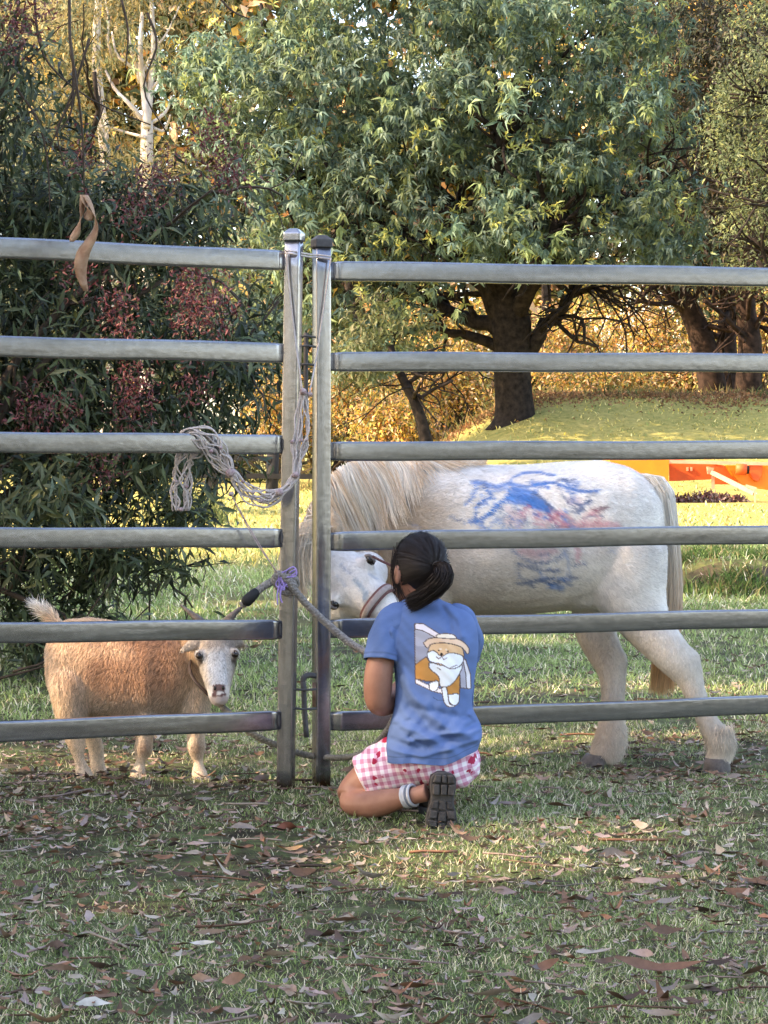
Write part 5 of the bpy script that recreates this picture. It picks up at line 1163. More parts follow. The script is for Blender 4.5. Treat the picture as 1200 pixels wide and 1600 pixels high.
gs.append(loft([(gp(t_, 0, -d - of), gw, gn, w, d) for t_, w, d, of in ((-0.05, 0.030, 0.040, 0.03), (0.05, 0.048, 0.060, 0.012), (0.20, 0.058, 0.072, 0.002), (0.38, 0.063, 0.074, 0), (0.52, 0.055, 0.066, 0.004), (0.66, 0.045, 0.052, 0.006), (0.80, 0.037, 0.043, 0.006), (0.90, 0.034, 0.037, 0.008), (0.97, 0.027, 0.029, 0.014), (1.02, 0.014, 0.015, 0.022))], 24, True, 2.3))
for s in (-1, 1): gs.append(ellipsoid(gp(0.38, s * 0.056, -0.022), (0.018, 0.016, 0.018)))
gs.append(ear(gp(0.14, -0.045, -0.05), gp(0.30, -0.125, -0.045), 0.021)); gs.append(ear(gp(0.14, 0.045, -0.05), gp(0.20, 0.095, -0.085), 0.021))
for pts in ([(120, 1030, YGt - 0.01, 0.05), (114, 1065, YGt - 0.05, 0.075), (112, 1105, YGt - 0.07, 0.056), (114, 1140, YGt - 0.08, 0.036), (120, 1163, YGt - 0.08, 0.030), (124, 1186, YGt - 0.085, 0.017), (130, 1207, YGt - 0.09, 0.025), (138, 1224, YGt - 0.10, 0.026)],
            [(128, 1035, YGt + 0.02, 0.05), (130, 1070, YGt + 0.05, 0.07), (135, 1110, YGt + 0.08, 0.055), (142, 1145, YGt + 0.09, 0.032), (150, 1170, YGt + 0.09, 0.026), (152, 1195, YGt + 0.09, 0.024), (158, 1212, YGt + 0.08, 0.026)],
            [(236, 1045, YGt - 0.01, 0.05), (232, 1085, YGt - 0.05, 0.055), (228, 1120, YGt - 0.06, 0.040), (226, 1150, YGt - 0.06, 0.029), (224, 1170, YGt - 0.06, 0.030), (219, 1191, YGt - 0.06, 0.016), (216, 1207, YGt - 0.065, 0.025), (217, 1222, YGt - 0.07, 0.027)],
            [(300, 1045, YGt - 0.01, 0.05), (304, 1080, YGt - 0.04, 0.058), (306, 1115, YGt - 0.055, 0.042), (306, 1148, YGt - 0.06, 0.030), (307, 1170, YGt - 0.06, 0.030), (310, 1190, YGt - 0.06, 0.016), (311, 1206, YGt - 0.065, 0.024), (315, 1220, YGt - 0.075, 0.027)]):
    gs.append(leg(pts))
gs.append(tube(catmull([P(92, 985, YGt), P(84, 965, YGt), P(68, 955, YGt), P(56, 945, YGt)], 8), np.linspace(0.022, 0.006, 8), 10))
GV, GF, GN = fuse(gs, 0.0065, 5)
gx_, gy_ = to_px(GV); gnz = noise2(GV[:, 0] * 6, GV[:, 2] * 6 + GV[:, 1] * 4, 2.0, 61)
GC = np.tile(np.array([0.47, 0.265, 0.16]), (len(GV), 1))
GC = blend(GC, (0.72, 0.58, 0.43), np.clip(sm(1000, 968, gy_) + sm(95, 70, gx_) * 0.5, 0, 1))
GC = blend(GC, (0.62, 0.46, 0.31), np.clip(sm(255, 310, gx_) * 0.75, 0, 1))
GC = blend(GC, (0.74, 0.60, 0.46), np.clip(sm(1085, 1140, gy_), 0, 1) * 0.9)
GC = blend(GC, (0.74, 0.60, 0.46), sm(118, 80, gx_) * 0.7)
GC = blend(GC, (0.74, 0.60, 0.46), sm(1060, 1110, gy_) * 0.5)
GC = blend(GC, (0.78, 0.64, 0.50), sm(285, 330, gx_) * 0.6)
GC = blend(GC, (0.85, 0.80, 0.74), sm(92, 78, gx_) * sm(990, 975, gy_))
GC = blend(GC, (0.70, 0.50, 0.33), np.clip((gnz - 0.55) * 2.2, 0, 0.7))
GC = blend(GC, (0.60, 0.44, 0.29), np.clip(sm(1050, 1100, gy_) * sm(150, 100, gx_), 0, 1) * 0.8)
ghead = ((GV - G0) @ gax > -0.02) & (GV[:, 1] < 7.27) & (gx_ > 262) & (gy_ < 1110)
GC = np.where(ghead[:, None], np.array([0.74, 0.68, 0.62]), GC)
gt_ = (GV - G0) @ gax / GL; gws = (GV - G0) @ gw
GC = np.where((ghead & (gt_ < 0.32))[:, None], np.array([0.58, 0.50, 0.43]), GC)
GC = np.where((ghead & (np.abs(gws) < 0.022 + 0.01 * gnz) & (gt_ > 0.38) & (gt_ < 0.8))[:, None], np.array([0.78, 0.76, 0.74]), GC)
GC = np.where((ghead & (gt_ > 0.79) & (gt_ < 0.89) & (np.abs(gws) < 0.02))[:, None], np.array([0.20, 0.12, 0.11]), GC)
GC = np.where((ghead & (gt_ > 0.93))[:, None], np.array([0.52, 0.42, 0.38]), GC)
GC = np.where((ghead & (np.abs(gt_ - 0.935 + np.abs(gws) * 1.0) < 0.014) & (np.abs(gws) < 0.024))[:, None], np.array([0.16, 0.085, 0.08]), GC)
GC = np.where((ghead & (np.abs(np.abs(gws) - 0.056) < 0.010) & (np.abs(gt_ - 0.43) < 0.05))[:, None], np.array([0.30, 0.24, 0.20]), GC)
GC = np.where((ghead & (np.abs(np.abs(gws) - 0.055) < 0.012) & (gt_ > 0.43) & (gt_ < 0.58))[:, None], GC * 0.8, GC)
for cx, cy in ((224, 1170), (308, 1170)): GC = blend(GC, (0.25, 0.14, 0.09), np.clip(1.3 - np.hypot((gx_ - cx) / 12, (gy_ - cy) / 16), 0, 1) * 0.7)
GC *= (0.85 + 0.3 * gnz)[:, None]
mk('body', GV, GF, M_gcoat, goat, GC)
def glen(p, n_):
    x, y = to_px(p); t_ = (p - G0) @ gax / GL; L = np.full(len(p), 0.024); L = np.where(y > 1140, 0.007, L); L = np.where((t_ > 0.0) & (p[:, 1] < 7.27) & (x > 262) & (y < 1110), 0.010, L); L = np.where((t_ > 0.78) & (p[:, 1] < 7.27) & (x > 300) & (y < 1110), 0.0, L); L = np.where((x < 88) & (y < 985), 0.045, L); L = np.where(y > 1214, 0.0, L); return L
def gflow(p, n_):
    f = np.tile(np.array([-0.35, 0, -0.9]), (len(p), 1)); x, y = to_px(p); f[(x < 92) & (y < 990)] = [-0.8, 0, 0.45]; hd = (p[:, 1] < 7.27) & (x > 262) & (y < 1110); f[hd] = gax + gw * 0.0; f[:, 0] += np.sin(p[:, 0] * 32 + p[:, 2] * 9) * 0.35 + np.sin(p[:, 0] * 71 + 1) * 0.25; return f
V, F, c = fur(GV, GF, GN, GC, 85000, glen, 0.0030, gflow, 0.18, 0.3, shade=0.5)
o = mk('coat_hair', V, F, M_hair, goat, c); o['kind'] = 'stuff'
M_horn = mat('horn', (0.055, 0.043, 0.035), 0.5, scale=60, color2=(0.12, 0.095, 0.08), bump=0.4)
for pts in (((322, 982, 7.21), (310, 968, 7.22), (298, 958, 7.24), (282, 945, 7.27)), ((350, 980, 7.21), (360, 965, 7.22), (370, 955, 7.24), (383, 944, 7.27))):
    V, F = tube(catmull([P(*a) for a in pts], 14), np.linspace(0.024, 0.004, 14) * (1 + 0.06 * np.sin(np.arange(14) * 2.4)), 12, flat=0.75); mk('horn', V, F, M_horn, goat)
for s in (-1, 1):
    V, F = ellipsoid(gp(0.41, s * 0.0565, -0.015), (0.0115, 0.0130, 0.0105)); mk('eye', V, F, mat('goat_eye', (0.018, 0.010, 0.006), 0.1, spec=0.6), goat)
    q = catmull([gp(0.37, s * 0.054, -0.007), gp(0.385, s * 0.063, -0.008), gp(0.42, s * 0.067, -0.016)], 8); V, F = tube(q, 0.0032, 6); mk('eyelid', V, F, mat('goat_lid', (0.14, 0.10, 0.085), 0.7, var=0.2), goat)
    V, F = ellipsoid(gp(0.85, s * 0.013, -0.003), (0.0045, 0.0035, 0.007)); mk('nostril', V, F, M_eye, goat)
for (px, py, Y) in ((140, 1216, YGt - 0.10), (217, 1213, YGt - 0.07), (316, 1212, YGt - 0.075), (159, 1206, YGt + 0.08)):
    for sx in (-1, 1):
        a = P(px, py, Y); b_ = a.copy(); b_[2] = float(tz(b_[0], b_[1])) - 0.003; b_ += [0.012, -0.012, 0]
        V, F = loft([(a * (1 - f) + b_ * f + np.array([sx * 0.011, 0, 0]), EX, EY, 0.012 + 0.002 * f, 0.020 + 0.006 * f) for f in (0, 0.4, 0.8, 1)], 12); mk('hoof', V, F, M_hoof, goat)
# collar
q = catmull([P(298, 1052, 7.24), P(305, 1064, 7.215), P(316, 1076, 7.20), P(328, 1088, 7.20), P(338, 1097, 7.21), P(350, 1090, 7.27), P(352, 1050, 7.34), P(335, 1010, 7.40), P(305, 1015, 7.36), P(296, 1040, 7.28), P(298, 1052, 7.24)], 60)
V, F = tube(q, 0.007, 8, flat=0.6); mk('collar', V, F, mat('collar_leather', (0.035, 0.022, 0.018), 0.6, var=0.3), goat)
V, F = strand([P(338, 1096, 7.20), P(343, 1102, 7.19), P(347, 1106, 7.19)], 0.007, 8, 8); mk('collar_clip', V, F, M_weld, goat)

# ------------------------------------------------------------------ kneeling girl
YP = 6.52
girl = empty('person', (P(650, 1275, 6.5)[0], 6.5, 0.0), 'person in a blue printed t-shirt and pink checked shorts kneeling with back turned', 'person')
M_skin = mat('skin', (0.25, 0.115, 0.076), 0.5, spec=0.35, scale=14, color2=(0.315, 0.152, 0.104), bump=0.06)
def tl(pts):                                   # tapered limb given by places
    q = np.array([np.r_[P(a, b_, y), r] for a, b_, y, r in pts]); q = catmull(q, len(pts) * 5); return tube(q[:, :3], q[:, 3], 18)
def hand(wrist, d, palm_n, curl, size=0.85):
    """palm and five bent fingers; d towards the fingers, palm_n out of the palm"""
    d = nrm(np.asarray(d, float)); pn = nrm(np.asarray(palm_n, float) - d * np.dot(palm_n, d)); s = np.cross(d, pn); w = np.asarray(wrist, float); sh = []
    c = w + d * 0.045 * size; rot = np.stack([d, s, pn], 1)
    sh.append(ellipsoid(c, (0.048 * size, 0.036 * size, 0.015 * size), rot)); sh.append(tube([w - d * 0.03, w + d * 0.02], [0.020, 0.021], 12, flat=0.8))
    for off, L in ((-0.029, 0.058), (-0.010, 0.068), (0.010, 0.064), (0.028, 0.050)):
        p = w + d * 0.078 * size + s * off * size; dd = d.copy(); pts = [p - d * 0.02]
        pts.append(p)
        for k_ in range(3):
            dd = nrm(dd + pn * curl * (0.6 + 0.3 * k_)); p = p + dd * L * size * (0.42, 0.32, 0.26)[k_]; pts.append(p)
        sh.append(tube(catmull(pts, 12), np.linspace(0.0088, 0.0066, 12) * size, 10))
    p = w + d * 0.02 * size - s * 0.026 * size; dd = nrm(d * 0.6 - s * 0.8 + pn * 0.3); pts = [p]
    for k_ in range(3): p = p + dd * 0.024 * size; pts.append(p); dd = nrm(dd + d * 0.35 + pn * 0.2)
    sh.append(tube(catmull(pts, 10), np.linspace(0.011, 0.008, 10) * size, 10)); return sh
hc = P(654, 893, 6.60); hf = nrm(np.array([-0.40, 0.85, -0.22])); hu = nrm(np.array([0.02, 0.22, 1.0]) - hf * np.dot(np.array([0.02, 0.22, 1.0]), hf)); hs = np.cross(hf, hu)   # forward, up, right
def fp(f, s, u): return hc + hf * f + hs * s + hu * u
HR = np.stack([hf, hs, hu], 1)
sk = [ellipsoid(hc + hu * 0.012, (0.092, 0.073, 0.092), HR), ellipsoid(fp(0.035, 0, -0.045), (0.058, 0.054, 0.060), HR), ellipsoid(fp(0.060, 0, -0.085), (0.026, 0.028, 0.022), HR)]
sk.append(tube(catmull([fp(0.080, 0, 0.0), fp(0.098, 0, -0.018), fp(0.104, 0, -0.034)], 6), [0.008, 0.010, 0.011, 0.012, 0.012, 0.010], 10))
sk.append(ellipsoid(fp(0.086, 0, -0.058), (0.010, 0.020, 0.008), HR))
for s in (-1, 1):
    sk.append(ellipsoid(fp(-0.010, s * 0.074, -0.018), (0.019, 0.008, 0.030), HR)); sk.append(ellipsoid(fp(-0.016, s * 0.078, -0.004), (0.012, 0.006, 0.014), HR)); sk.append(ellipsoid(fp(0.055, s * 0.038, -0.028), (0.025, 0.022, 0.022), HR))
sk.append(tl([(656, 905, 6.585, 0.047), (660, 930, 6.575, 0.041), (662, 945, 6.580, 0.044), (663, 970, 6.575, 0.05)]))
# trunk under the clothes
sk.append(loft([(P(x, y, 6.56), EX, EY, w, d) for x, y, w, d in ((664, 962, 0.07, 0.03), (668, 980, 0.11, 0.045), (675, 1020, 0.105, 0.06), (678, 1080, 0.095, 0.055), (676, 1130, 0.10, 0.06), (672, 1170, 0.11, 0.075), (670, 1200, 0.09, 0.07))], 24))
# left arm: hanging from the shoulder, elbow bent, forearm reaching forward
sk.append(tl([(624, 985, 6.55, 0.036), (606, 1005, 6.53, 0.038), (596, 1030, 6.51, 0.040), (592, 1050, 6.50, 0.042), (590, 1078, 6.50, 0.042), (591, 1096, 6.505, 0.037), (600, 1100, 6.55, 0.036), (614, 1092, 6.64, 0.036), (622, 1080, 6.72, 0.029), (626, 1072, 6.77, 0.023)]))
sk += hand(P(626, 1072, 6.77), (0.3, 0.9, 0.25), (0.8, -0.3, -0.4), 0.55)
# right arm: forward and up to the pony
sk.append(tl([(722, 978, 6.57, 0.042), (727, 1005, 6.63, 0.040), (724, 1030, 6.71, 0.037), (718, 1030, 6.80, 0.036), (695, 1015, 6.92, 0.030), (682, 1006, 6.99, 0.023)]))
sk += hand(P(682, 1006, 6.99), (-0.5, 0.8, 0.25), (-0.4, -0.5, 0.6), 0.4)
# left leg kneeling: thigh forward-left, shin folded back to the right along the ground
sk.append(tl([(650, 1185, 6.52, 0.075), (615, 1198, 6.56, 0.070), (580, 1218, 6.58, 0.062), (556, 1236, 6.58, 0.052), (547, 1250, 6.56, 0.044)]))
sk.append(tl([(549, 1249, 6.565, 0.040), (556, 1256, 6.53, 0.038), (580, 1257, 6.48, 0.040), (605, 1252, 6.44, 0.037), (630, 1246, 6.40, 0.028), (648, 1243, 6.38, 0.025), (668, 1238, 6.37, 0.026)]))
# right leg squatting in front, foot flat
sk.append(tl([(700, 1190, 6.54, 0.075), (705, 1185, 6.66, 0.068), (708, 1165, 6.80, 0.056), (706, 1160, 6.88, 0.048), (698, 1190, 6.83, 0.044), (685, 1225, 6.72, 0.034), (672, 1255, 6.63, 0.027), (668, 1268, 6.60, 0.028)]))
SV, SF, SN = fuse(sk, 0.0048, 4)
mk('body', SV, SF, M_skin, girl)
for s in (-1, 1): V, F = ellipsoid(fp(0.078, s * 0.030, -0.006), (0.010, 0.010, 0.008), HR); mk('eye', V, F, M_eye, girl)

# t-shirt ------------------------------------------------------------
rows = np.array([(935, 630, 690, 0.046), (941, 620, 702, 0.056), (948, 606, 722, 0.066), (956, 596, 736, 0.074), (968, 591, 745, 0.083), (985, 592, 750, 0.090), (1010, 602, 752, 0.096), (1040, 611, 749, 0.098), (1075, 614, 744, 0.098), (1105, 612, 743, 0.100), (1130, 606, 751, 0.108), (1150, 601, 757, 0.116), (1170, 599, 756, 0.120), (1187, 600, 751, 0.120)], float)
nr, na = 330, 300
rr = catmull(rows, nr)
ang = np.concatenate([np.linspace(-np.pi, 0, 225, endpoint=False), np.linspace(0, np.pi, 75, endpoint=False)])     # back half (towards the camera) finer
ca = np.cos(ang); sa = np.sin(ang); pw = 2 / 2.35
cxx = np.sign(ca) * np.abs(ca) ** pw; syy = np.sign(sa) * np.abs(sa) ** pw
v = np.linspace(0, 1, nr)[:, None]; py = rr[:, 0][:, None]
Yc = YP + 0.06 * (1 - v) - 0.02 * v
xc = (rr[:, 1] + rr[:, 2])[:, None] / 2; hw = (rr[:, 2] - rr[:, 1])[:, None] / 2 - 4
pxx = xc + hw * cxx[None]; pyy = py + np.zeros_like(pxx)
hem = sm(1090, 1187, py); pyy = pyy - hem * (16 * sm(0.0, 1.0, cxx)[None] + 3 * (syy[None] > 0)) + hem * 2.5 * np.sin(cxx[None] * 4)
dep = rr[:, 3][:, None]
# creases: distances in photograph pixels from fold lines on the back
def crease(pts, w, a): return a * np.exp(-(segdist(pxx.ravel(), pyy.ravel(), pts).reshape(pxx.shape) / w) ** 2)
bk = (syy[None] < 0.1)
D = np.zeros_like(pxx)
for pts, w, a in (([(612, 985), (622, 1040), (645, 1085), (690, 1125), (750, 1150)], 9, 0.011), ([(614, 1040), (635, 1090), (670, 1130), (720, 1160)], 8, -0.010), ([(606, 1120), (650, 1135), (700, 1160)], 6, 0.008), ([(604, 1150), (650, 1162), (700, 1150), (755, 1120)], 6, -0.009), ([(640, 1150), (690, 1140), (752, 1135)], 5, 0.009), ([(603, 1165), (660, 1172), (745, 1150)], 4, 0.006),
                  ([(700, 948), (715, 965), (722, 990)], 5, 0.006), ([(690, 945), (700, 962), (704, 985)], 4, -0.004), ([(612, 962), (606, 990), (612, 1030)], 6, 0.007), ([(622, 962), (618, 1000), (624, 1050)], 5, -0.006), ([(745, 1000), (735, 1050), (742, 1100)], 7, -0.008), ([(640, 1100), (690, 1108), (735, 1118)], 6, -0.006), ([(735, 1112), (752, 1128)], 5, 0.010), ([(640, 1145), (668, 1160)], 4, -0.007), ([(615, 1130), (640, 1120), (690, 1145)], 4, -0.005), ([(668, 955), (672, 1000), (680, 1060)], 12, -0.004)):
    D = D + crease(pts, w, a)
D = D + 0.0008 * np.sin(pxx * 0.31 + pyy * 0.17 + 2 * np.sin(pyy * 0.05)) * sm(1040, 1120, py) + 0.0006 * np.sin(pxx * 0.22 - pyy * 0.30 + np.sin(pxx * 0.08) * 2) + 0.0035 * np.sin(pxx * 0.16 + pyy * 0.05) * sm(1080, 1180, py) + 0.0018 * np.sin(pxx * 0.05 - pyy * 0.11)
D = D * bk * 1.2
k0 = Yc / FPX
px3 = np.stack([np.array([(pxx[i] - 600) * Yc[i] / FPX for i in range(nr)]), Yc + dep * syy[None] + D * np.sign(syy)[None], np.zeros_like(pxx)], -1)
for i in range(nr):
    zz_ = np.array([P(600, b_, Yc[i, 0])[2] for b_ in (930, 1200)]); px3[i, :, 2] = zz_[0] + (pyy[i] - 930) / 270 * (zz_[1] - zz_[0])
TV = px3.reshape(-1, 3); i = np.arange(nr - 1)[:, None] * na; j = np.arange(na)[None]; j2 = (j + 1) % na
TF = np.stack([i + j, i + na + j, i + na + j2, i + j2], -1).reshape(-1, 4)
# printed picture: a plump tan dog in a straw hat leaning from a grey window, as flat ink on the back
def inpoly(x, y, pts):
    r_ = np.zeros(len(x), bool); n_ = len(pts)
    for a in range(n_):
        x1, y1 = pts[a]; x2, y2 = pts[(a + 1) % n_]; c_ = (y1 > y) != (y2 > y)
        r_ ^= c_ & (x < (x2 - x1) * (y - y1) / (y2 - y1 + 1e-9) + x1)
    return r_
def smooth_poly(pts, n_=60):
    q = np.array(pts + pts[:3], float); return [tuple(a) for a in catmull(np.vstack([q[-4:-3], q]), n_ * 1)[5:]]
tx, ty = to_px(TV)
BLUE = np.array([0.095, 0.155, 0.32])
wv_ = noise2(TV[:, 0] * 20, TV[:, 2] * 20, 2.0, 71)
TC = np.tile(BLUE, (len(TV), 1)) * (0.93 + 0.14 * wv_)[:, None]
def zs(*pts): return [(600 + a * 0.15, 940 + b_ * 0.15) for a, b_ in pts]
back = (np.tile(syy[None] < -0.05, (nr, 1))).ravel()
def ink(pts, c_, round_=True, edge=True):
    q = pts
    if round_: q = [tuple(a) for a in catmull(np.array(pts + [pts[0]], float), 14 * len(pts))]
    m = inpoly(tx, ty, q) & back
    if edge:
        dd = segdist(tx, ty, q + [q[0]]); TC[(dd < 1.0) & back] = (0.10, 0.075, 0.07)
    TC[m] = np.asarray(c_) * (0.95 + 0.1 * wv_[m])[:, None]
    if edge: TC[(dd < 0.55) & back] = (0.13, 0.09, 0.08)
ink(zs((320, 230), (400, 235), (570, 340), (640, 420), (480, 560), (325, 680)), (0.42, 0.40, 0.45), False)
ink(zs((325, 228), (410, 232), (570, 335), (540, 372), (400, 300), (325, 285)), (0.72, 0.65, 0.66), False)
ink(zs((325, 460), (470, 470), (470, 560), (330, 640)), (0.33, 0.32, 0.37), False, False)
ink(zs((780, 600), (850, 600), (890, 760), (900, 905), (800, 900)), (0.40, 0.38, 0.44), False)
ink(zs((820, 590), (850, 610), (900, 760), (905, 905), (860, 905), (855, 760)), (0.70, 0.66, 0.68), False)
ink(zs((325, 800), (440, 860), (660, 930), (650, 970), (500, 930), (330, 850)), (0.72, 0.68, 0.68), False)
ink(zs((325, 660), (440, 575), (480, 640), (560, 740), (580, 830), (450, 830), (325, 800)), (0.56, 0.26, 0.075), False)
ink(zs((640, 860), (790, 740), (785, 960), (670, 975)), (0.55, 0.25, 0.07), False)
ink(zs((470, 640), (790, 640), (780, 760), (690, 870), (590, 880), (570, 780), (480, 700)), (0.76, 0.79, 0.82))
ink(zs((450, 540), (500, 440), (640, 425), (780, 450), (830, 540), (800, 640), (640, 670), (480, 620)), (0.72, 0.47, 0.27))
ink(zs((450, 535), (520, 512), (600, 570), (690, 535), (820, 570), (800, 660), (700, 700), (600, 650), (480, 620)), (0.78, 0.81, 0.85))
ink(zs((410, 430), (480, 385), (640, 370), (790, 400), (880, 480), (870, 545), (800, 470), (640, 430), (500, 440), (450, 480)), (0.74, 0.53, 0.38))
ink(zs((540, 375), (560, 345), (640, 335), (720, 345), (740, 385)), (0.76, 0.68, 0.56))
ink(zs((470, 850), (550, 825), (570, 870), (540, 925), (480, 920)), (0.78, 0.80, 0.83))
ink(zs((670, 970), (775, 965), (775, 1050), (730, 1080), (680, 1040)), (0.80, 0.82, 0.85))
ink(zs((600, 900), (650, 900), (680, 1060), (740, 1085), (680, 1095), (630, 1050)), (0.74, 0.76, 0.80))
for a, b_, rr_1, c_ in ((600, 548, 2.6, (0.02, 0.015, 0.015)), (570, 510, 1.5, (0.05, 0.03, 0.03)), (665, 520, 1.6, (0.05, 0.03, 0.03)), (590, 495, 1.8, (0.80, 0.66, 0.52)), (650, 500, 1.8, (0.80, 0.66, 0.52))):
    q = zs((a, b_))[0]; TC[(np.hypot(tx - q[0], (ty - q[1]) * 1.2) < rr_1) & back] = c_
for pts in (zs((545, 575), (570, 598), (600, 575), (625, 605), (655, 585)), zs((560, 690), (590, 710)), zs((690, 690), (760, 660))): TC[(segdist(tx, ty, pts) < 0.7) & back] = (0.16, 0.11, 0.10)
for pts in (zs((515, 1000), (560, 1030), (620, 1025)),): TC[(segdist(tx, ty, pts) < 0.8) & back] *= 0.6
# hem seam and collar rib
tp = pyy.ravel(); vv = np.repeat(v[:, 0], na)
TC[(np.abs(vv - 0.952) < 0.004)] *= 0.72; TC[vv < 0.022] *= 0.86
M_shirt = mat('blue_cotton', attr=True, rough=0.85, spec=0.15, scale=420, bump=0.10, var=0.05)
sh = mk('t_shirt', TV, TF, M_shirt, girl, TC); sd = sh.modifiers.new('t', 'SOLIDIFY'); sd.thickness = 0.003; sd.offset = -1
def sleeve(pts):
    q = np.array([np.r_[P(a, b_, y), r] for a, b_, y, r in pts]); q = catmull(q, 40); V, F = tube(q[:, :3], q[:, 3], 40, cap=False)
    an = np.tile(np.arange(40), 40); ro = np.repeat(np.arange(40), 40); c0 = np.repeat(q[:, :3], 40, 0); V = c0 + (V - c0) * (1 + 0.05 * np.sin(an * 0.6 + ro * 0.22) + 0.03 * np.sin(an * 1.3 - ro * 0.4))[:, None]
    col = np.tile(BLUE, (len(V), 1)) * R.uniform(0.97, 1.03, (len(V), 1)); col[(ro == 36)] *= 0.7
    o = mk('sleeve', V, F, M_shirt, sh, col); o.matrix_parent_inverse = Matrix.Identity(4); s_ = o.modifiers.new('t', 'SOLIDIFY'); s_.thickness = 0.003; s_.offset = -1
sleeve([(642, 962, 6.55, 0.035), (622, 968, 6.54, 0.050), (609, 985, 6.53, 0.053), (602, 1008, 6.515, 0.053), (598, 1034, 6.50, 0.054)])
sleeve([(698, 962, 6.56, 0.035), (715, 968, 6.565, 0.047), (724, 985, 6.59, 0.050), (728, 1002, 6.63, 0.050), (726, 1020, 6.68, 0.050)])

# shorts --------------------------------------------------------------
def gingham():
    m = bpy.data.materials.new('pink_gingham'); m.use_nodes = True; nt = m.node_tree; b = nt.nodes['Principled BSDF']; b.inputs['Roughness'].default_value = 0.85; b.inputs['Specular IOR Level'].default_value = 0.15
    tc = nt.nodes.new('ShaderNodeTexCoord'); mp = nt.nodes.new('ShaderNodeMapping'); mp.inputs['Rotation'].default_value = (0, 0.22, 0.15); nt.links.new(tc.outputs['Object'], mp.inputs[0])
    sx = nt.nodes.new('ShaderNodeSeparateXYZ'); nt.links.new(mp.outputs[0], sx.inputs[0])
    def wave(s):
        a = nt.nodes.new('ShaderNodeMath'); a.operation = 'MULTIPLY'; a.inputs[1].default_value = 2 * math.pi / 0.024; nt.links.new(s, a.inputs[0])
        c = nt.nodes.new('ShaderNodeMath'); c.operation = 'SINE'; nt.links.new(a.outputs[0], c.inputs[0])
        g = nt.nodes.new('ShaderNodeMapRange'); g.inputs['From Min'].default_value = -0.15; g.inputs['From Max'].default_value = 0.15; nt.links.new(c.outputs[0], g.inputs[0]); return g.outputs[0]
    ad = nt.nodes.new('ShaderNodeMath'); ad.operation = 'ADD'; nt.links.new(wave(sx.outputs['X']), ad.inputs[0]); nt.links.new(wave(sx.outputs['Z']), ad.inputs[1])
    r = nt.nodes.new('ShaderNodeValToRGB'); e = r.color_ramp.elements; e[0].color = (0.80, 0.74, 0.77, 1); e[1].color = (0.50, 0.20, 0.30, 1); e2 = e.new(0.5); e2.color = (0.66, 0.42, 0.53, 1)
    hf_ = nt.nodes.new('ShaderNodeMath'); hf_.operation = 'MULTIPLY'; hf_.inputs[1].default_value = 0.5; nt.links.new(ad.outputs[0], hf_.inputs[0]); nt.links.new(hf_.outputs[0], r.inputs[0])
    # printed cherries
    vo = nt.nodes.new('ShaderNodeTexVoronoi'); vo.inputs['Scale'].default_value = 32; vo.inputs['Randomness'].default_value = 0.8
    n = nt.nodes.new('ShaderNodeTexNoise'); n.inputs['Scale'].default_value = 60; nt.links.new(mp.outputs[0], n.inputs[0])
    va = nt.nodes.new('ShaderNodeVectorMath'); va.operation = 'MULTIPLY_ADD'; va.inputs[1].default_value = (0.02, 0.0, 0.02); nt.links.new(n.outputs['Color'], va.inputs[0]); 
    ml = nt.nodes.new('ShaderNodeVectorMath'); ml.operation = 'MULTIPLY'; ml.inputs[1].default_value = (1, 0.0, 1); nt.links.new(mp.outputs[0], ml.inputs[0]); nt.links.new(ml.outputs[0], va.inputs[2]); nt.links.new(va.outputs[0], vo.inputs['Vector'])
    g = nt.nodes.new('ShaderNodeMapRange'); g.inputs['From Min'].default_value = 0.32; g.inputs['From Max'].default_value = 0.28; nt.links.new(vo.outputs['Distance'], g.inputs[0])
    x = nt.nodes.new('ShaderNodeMix'); x.data_type = 'RGBA'; nt.links.new(g.outputs[0], x.inputs[0]); nt.links.new(r.outputs[0], x.inputs[6]); x.inputs[7].default_value = (0.36, 0.02, 0.06, 1)
    nt.links.new(x.outputs[2], b.inputs['Base Color']); return m
ss = [loft([(P(x, y, 6.52), EX, EY, w, d) for x, y, w, d in ((676, 1140, 0.105, 0.085), (674, 1165, 0.125, 0.105), (674, 1190, 0.135, 0.120), (678, 1205, 0.125, 0.115), (690, 1222, 0.085, 0.085), (697, 1232, 0.04, 0.05))], 28),
      tl([(668, 1185, 6.51, 0.090), (640, 1190, 6.53, 0.088), (610, 1198, 6.555, 0.083), (585, 1208, 6.575, 0.076), (570, 1216, 6.58, 0.072)]),
      tl([(705, 1190, 6.54, 0.088), (708, 1180, 6.66, 0.080), (708, 1165, 6.78, 0.072)])]
V, F, N_ = fuse(ss, 0.006, 4)
ph = (V[:, 0] * 90 + V[:, 2] * 60); V = V + N_ * (0.0022 * np.sin(ph) + 0.0016 * np.sin(V[:, 0] * 40 - V[:, 2] * 130))[:, None]
so = mk('shorts', V, F, gingham(), girl)
# pale piping on the leg opening
q0 = P(571, 1216, 6.58); dq = nrm(P(570, 1216, 6.58) - P(585, 1208, 6.575)); uq = nrm(np.cross(dq, EY)); wq = np.cross(dq, uq); an = np.linspace(0, 2 * np.pi, 40)
V, F = tube(q0 + dq * 0.0 + (np.cos(an)[:, None] * uq + np.sin(an)[:, None] * wq) * 0.066, 0.0035, 6, cap=False); o = mk('piping', V, F, mat('pale_piping', (0.72, 0.62, 0.66), 0.85, var=0.1), so); o.matrix_parent_inverse = Matrix.Identity(4)

# hair ------------------------------------------------------------------
M_hairg = mat('dark_hair', attr=True, rough=0.55, spec=0.25)
cap = ellipsoid(hc + hu * 0.014 - hf * 0.006, (0.093, 0.072, 0.094), HR, 48, 32)
cv = cap[0]; lf = (cv - hc) @ hf; lu = (cv - hc) @ hu
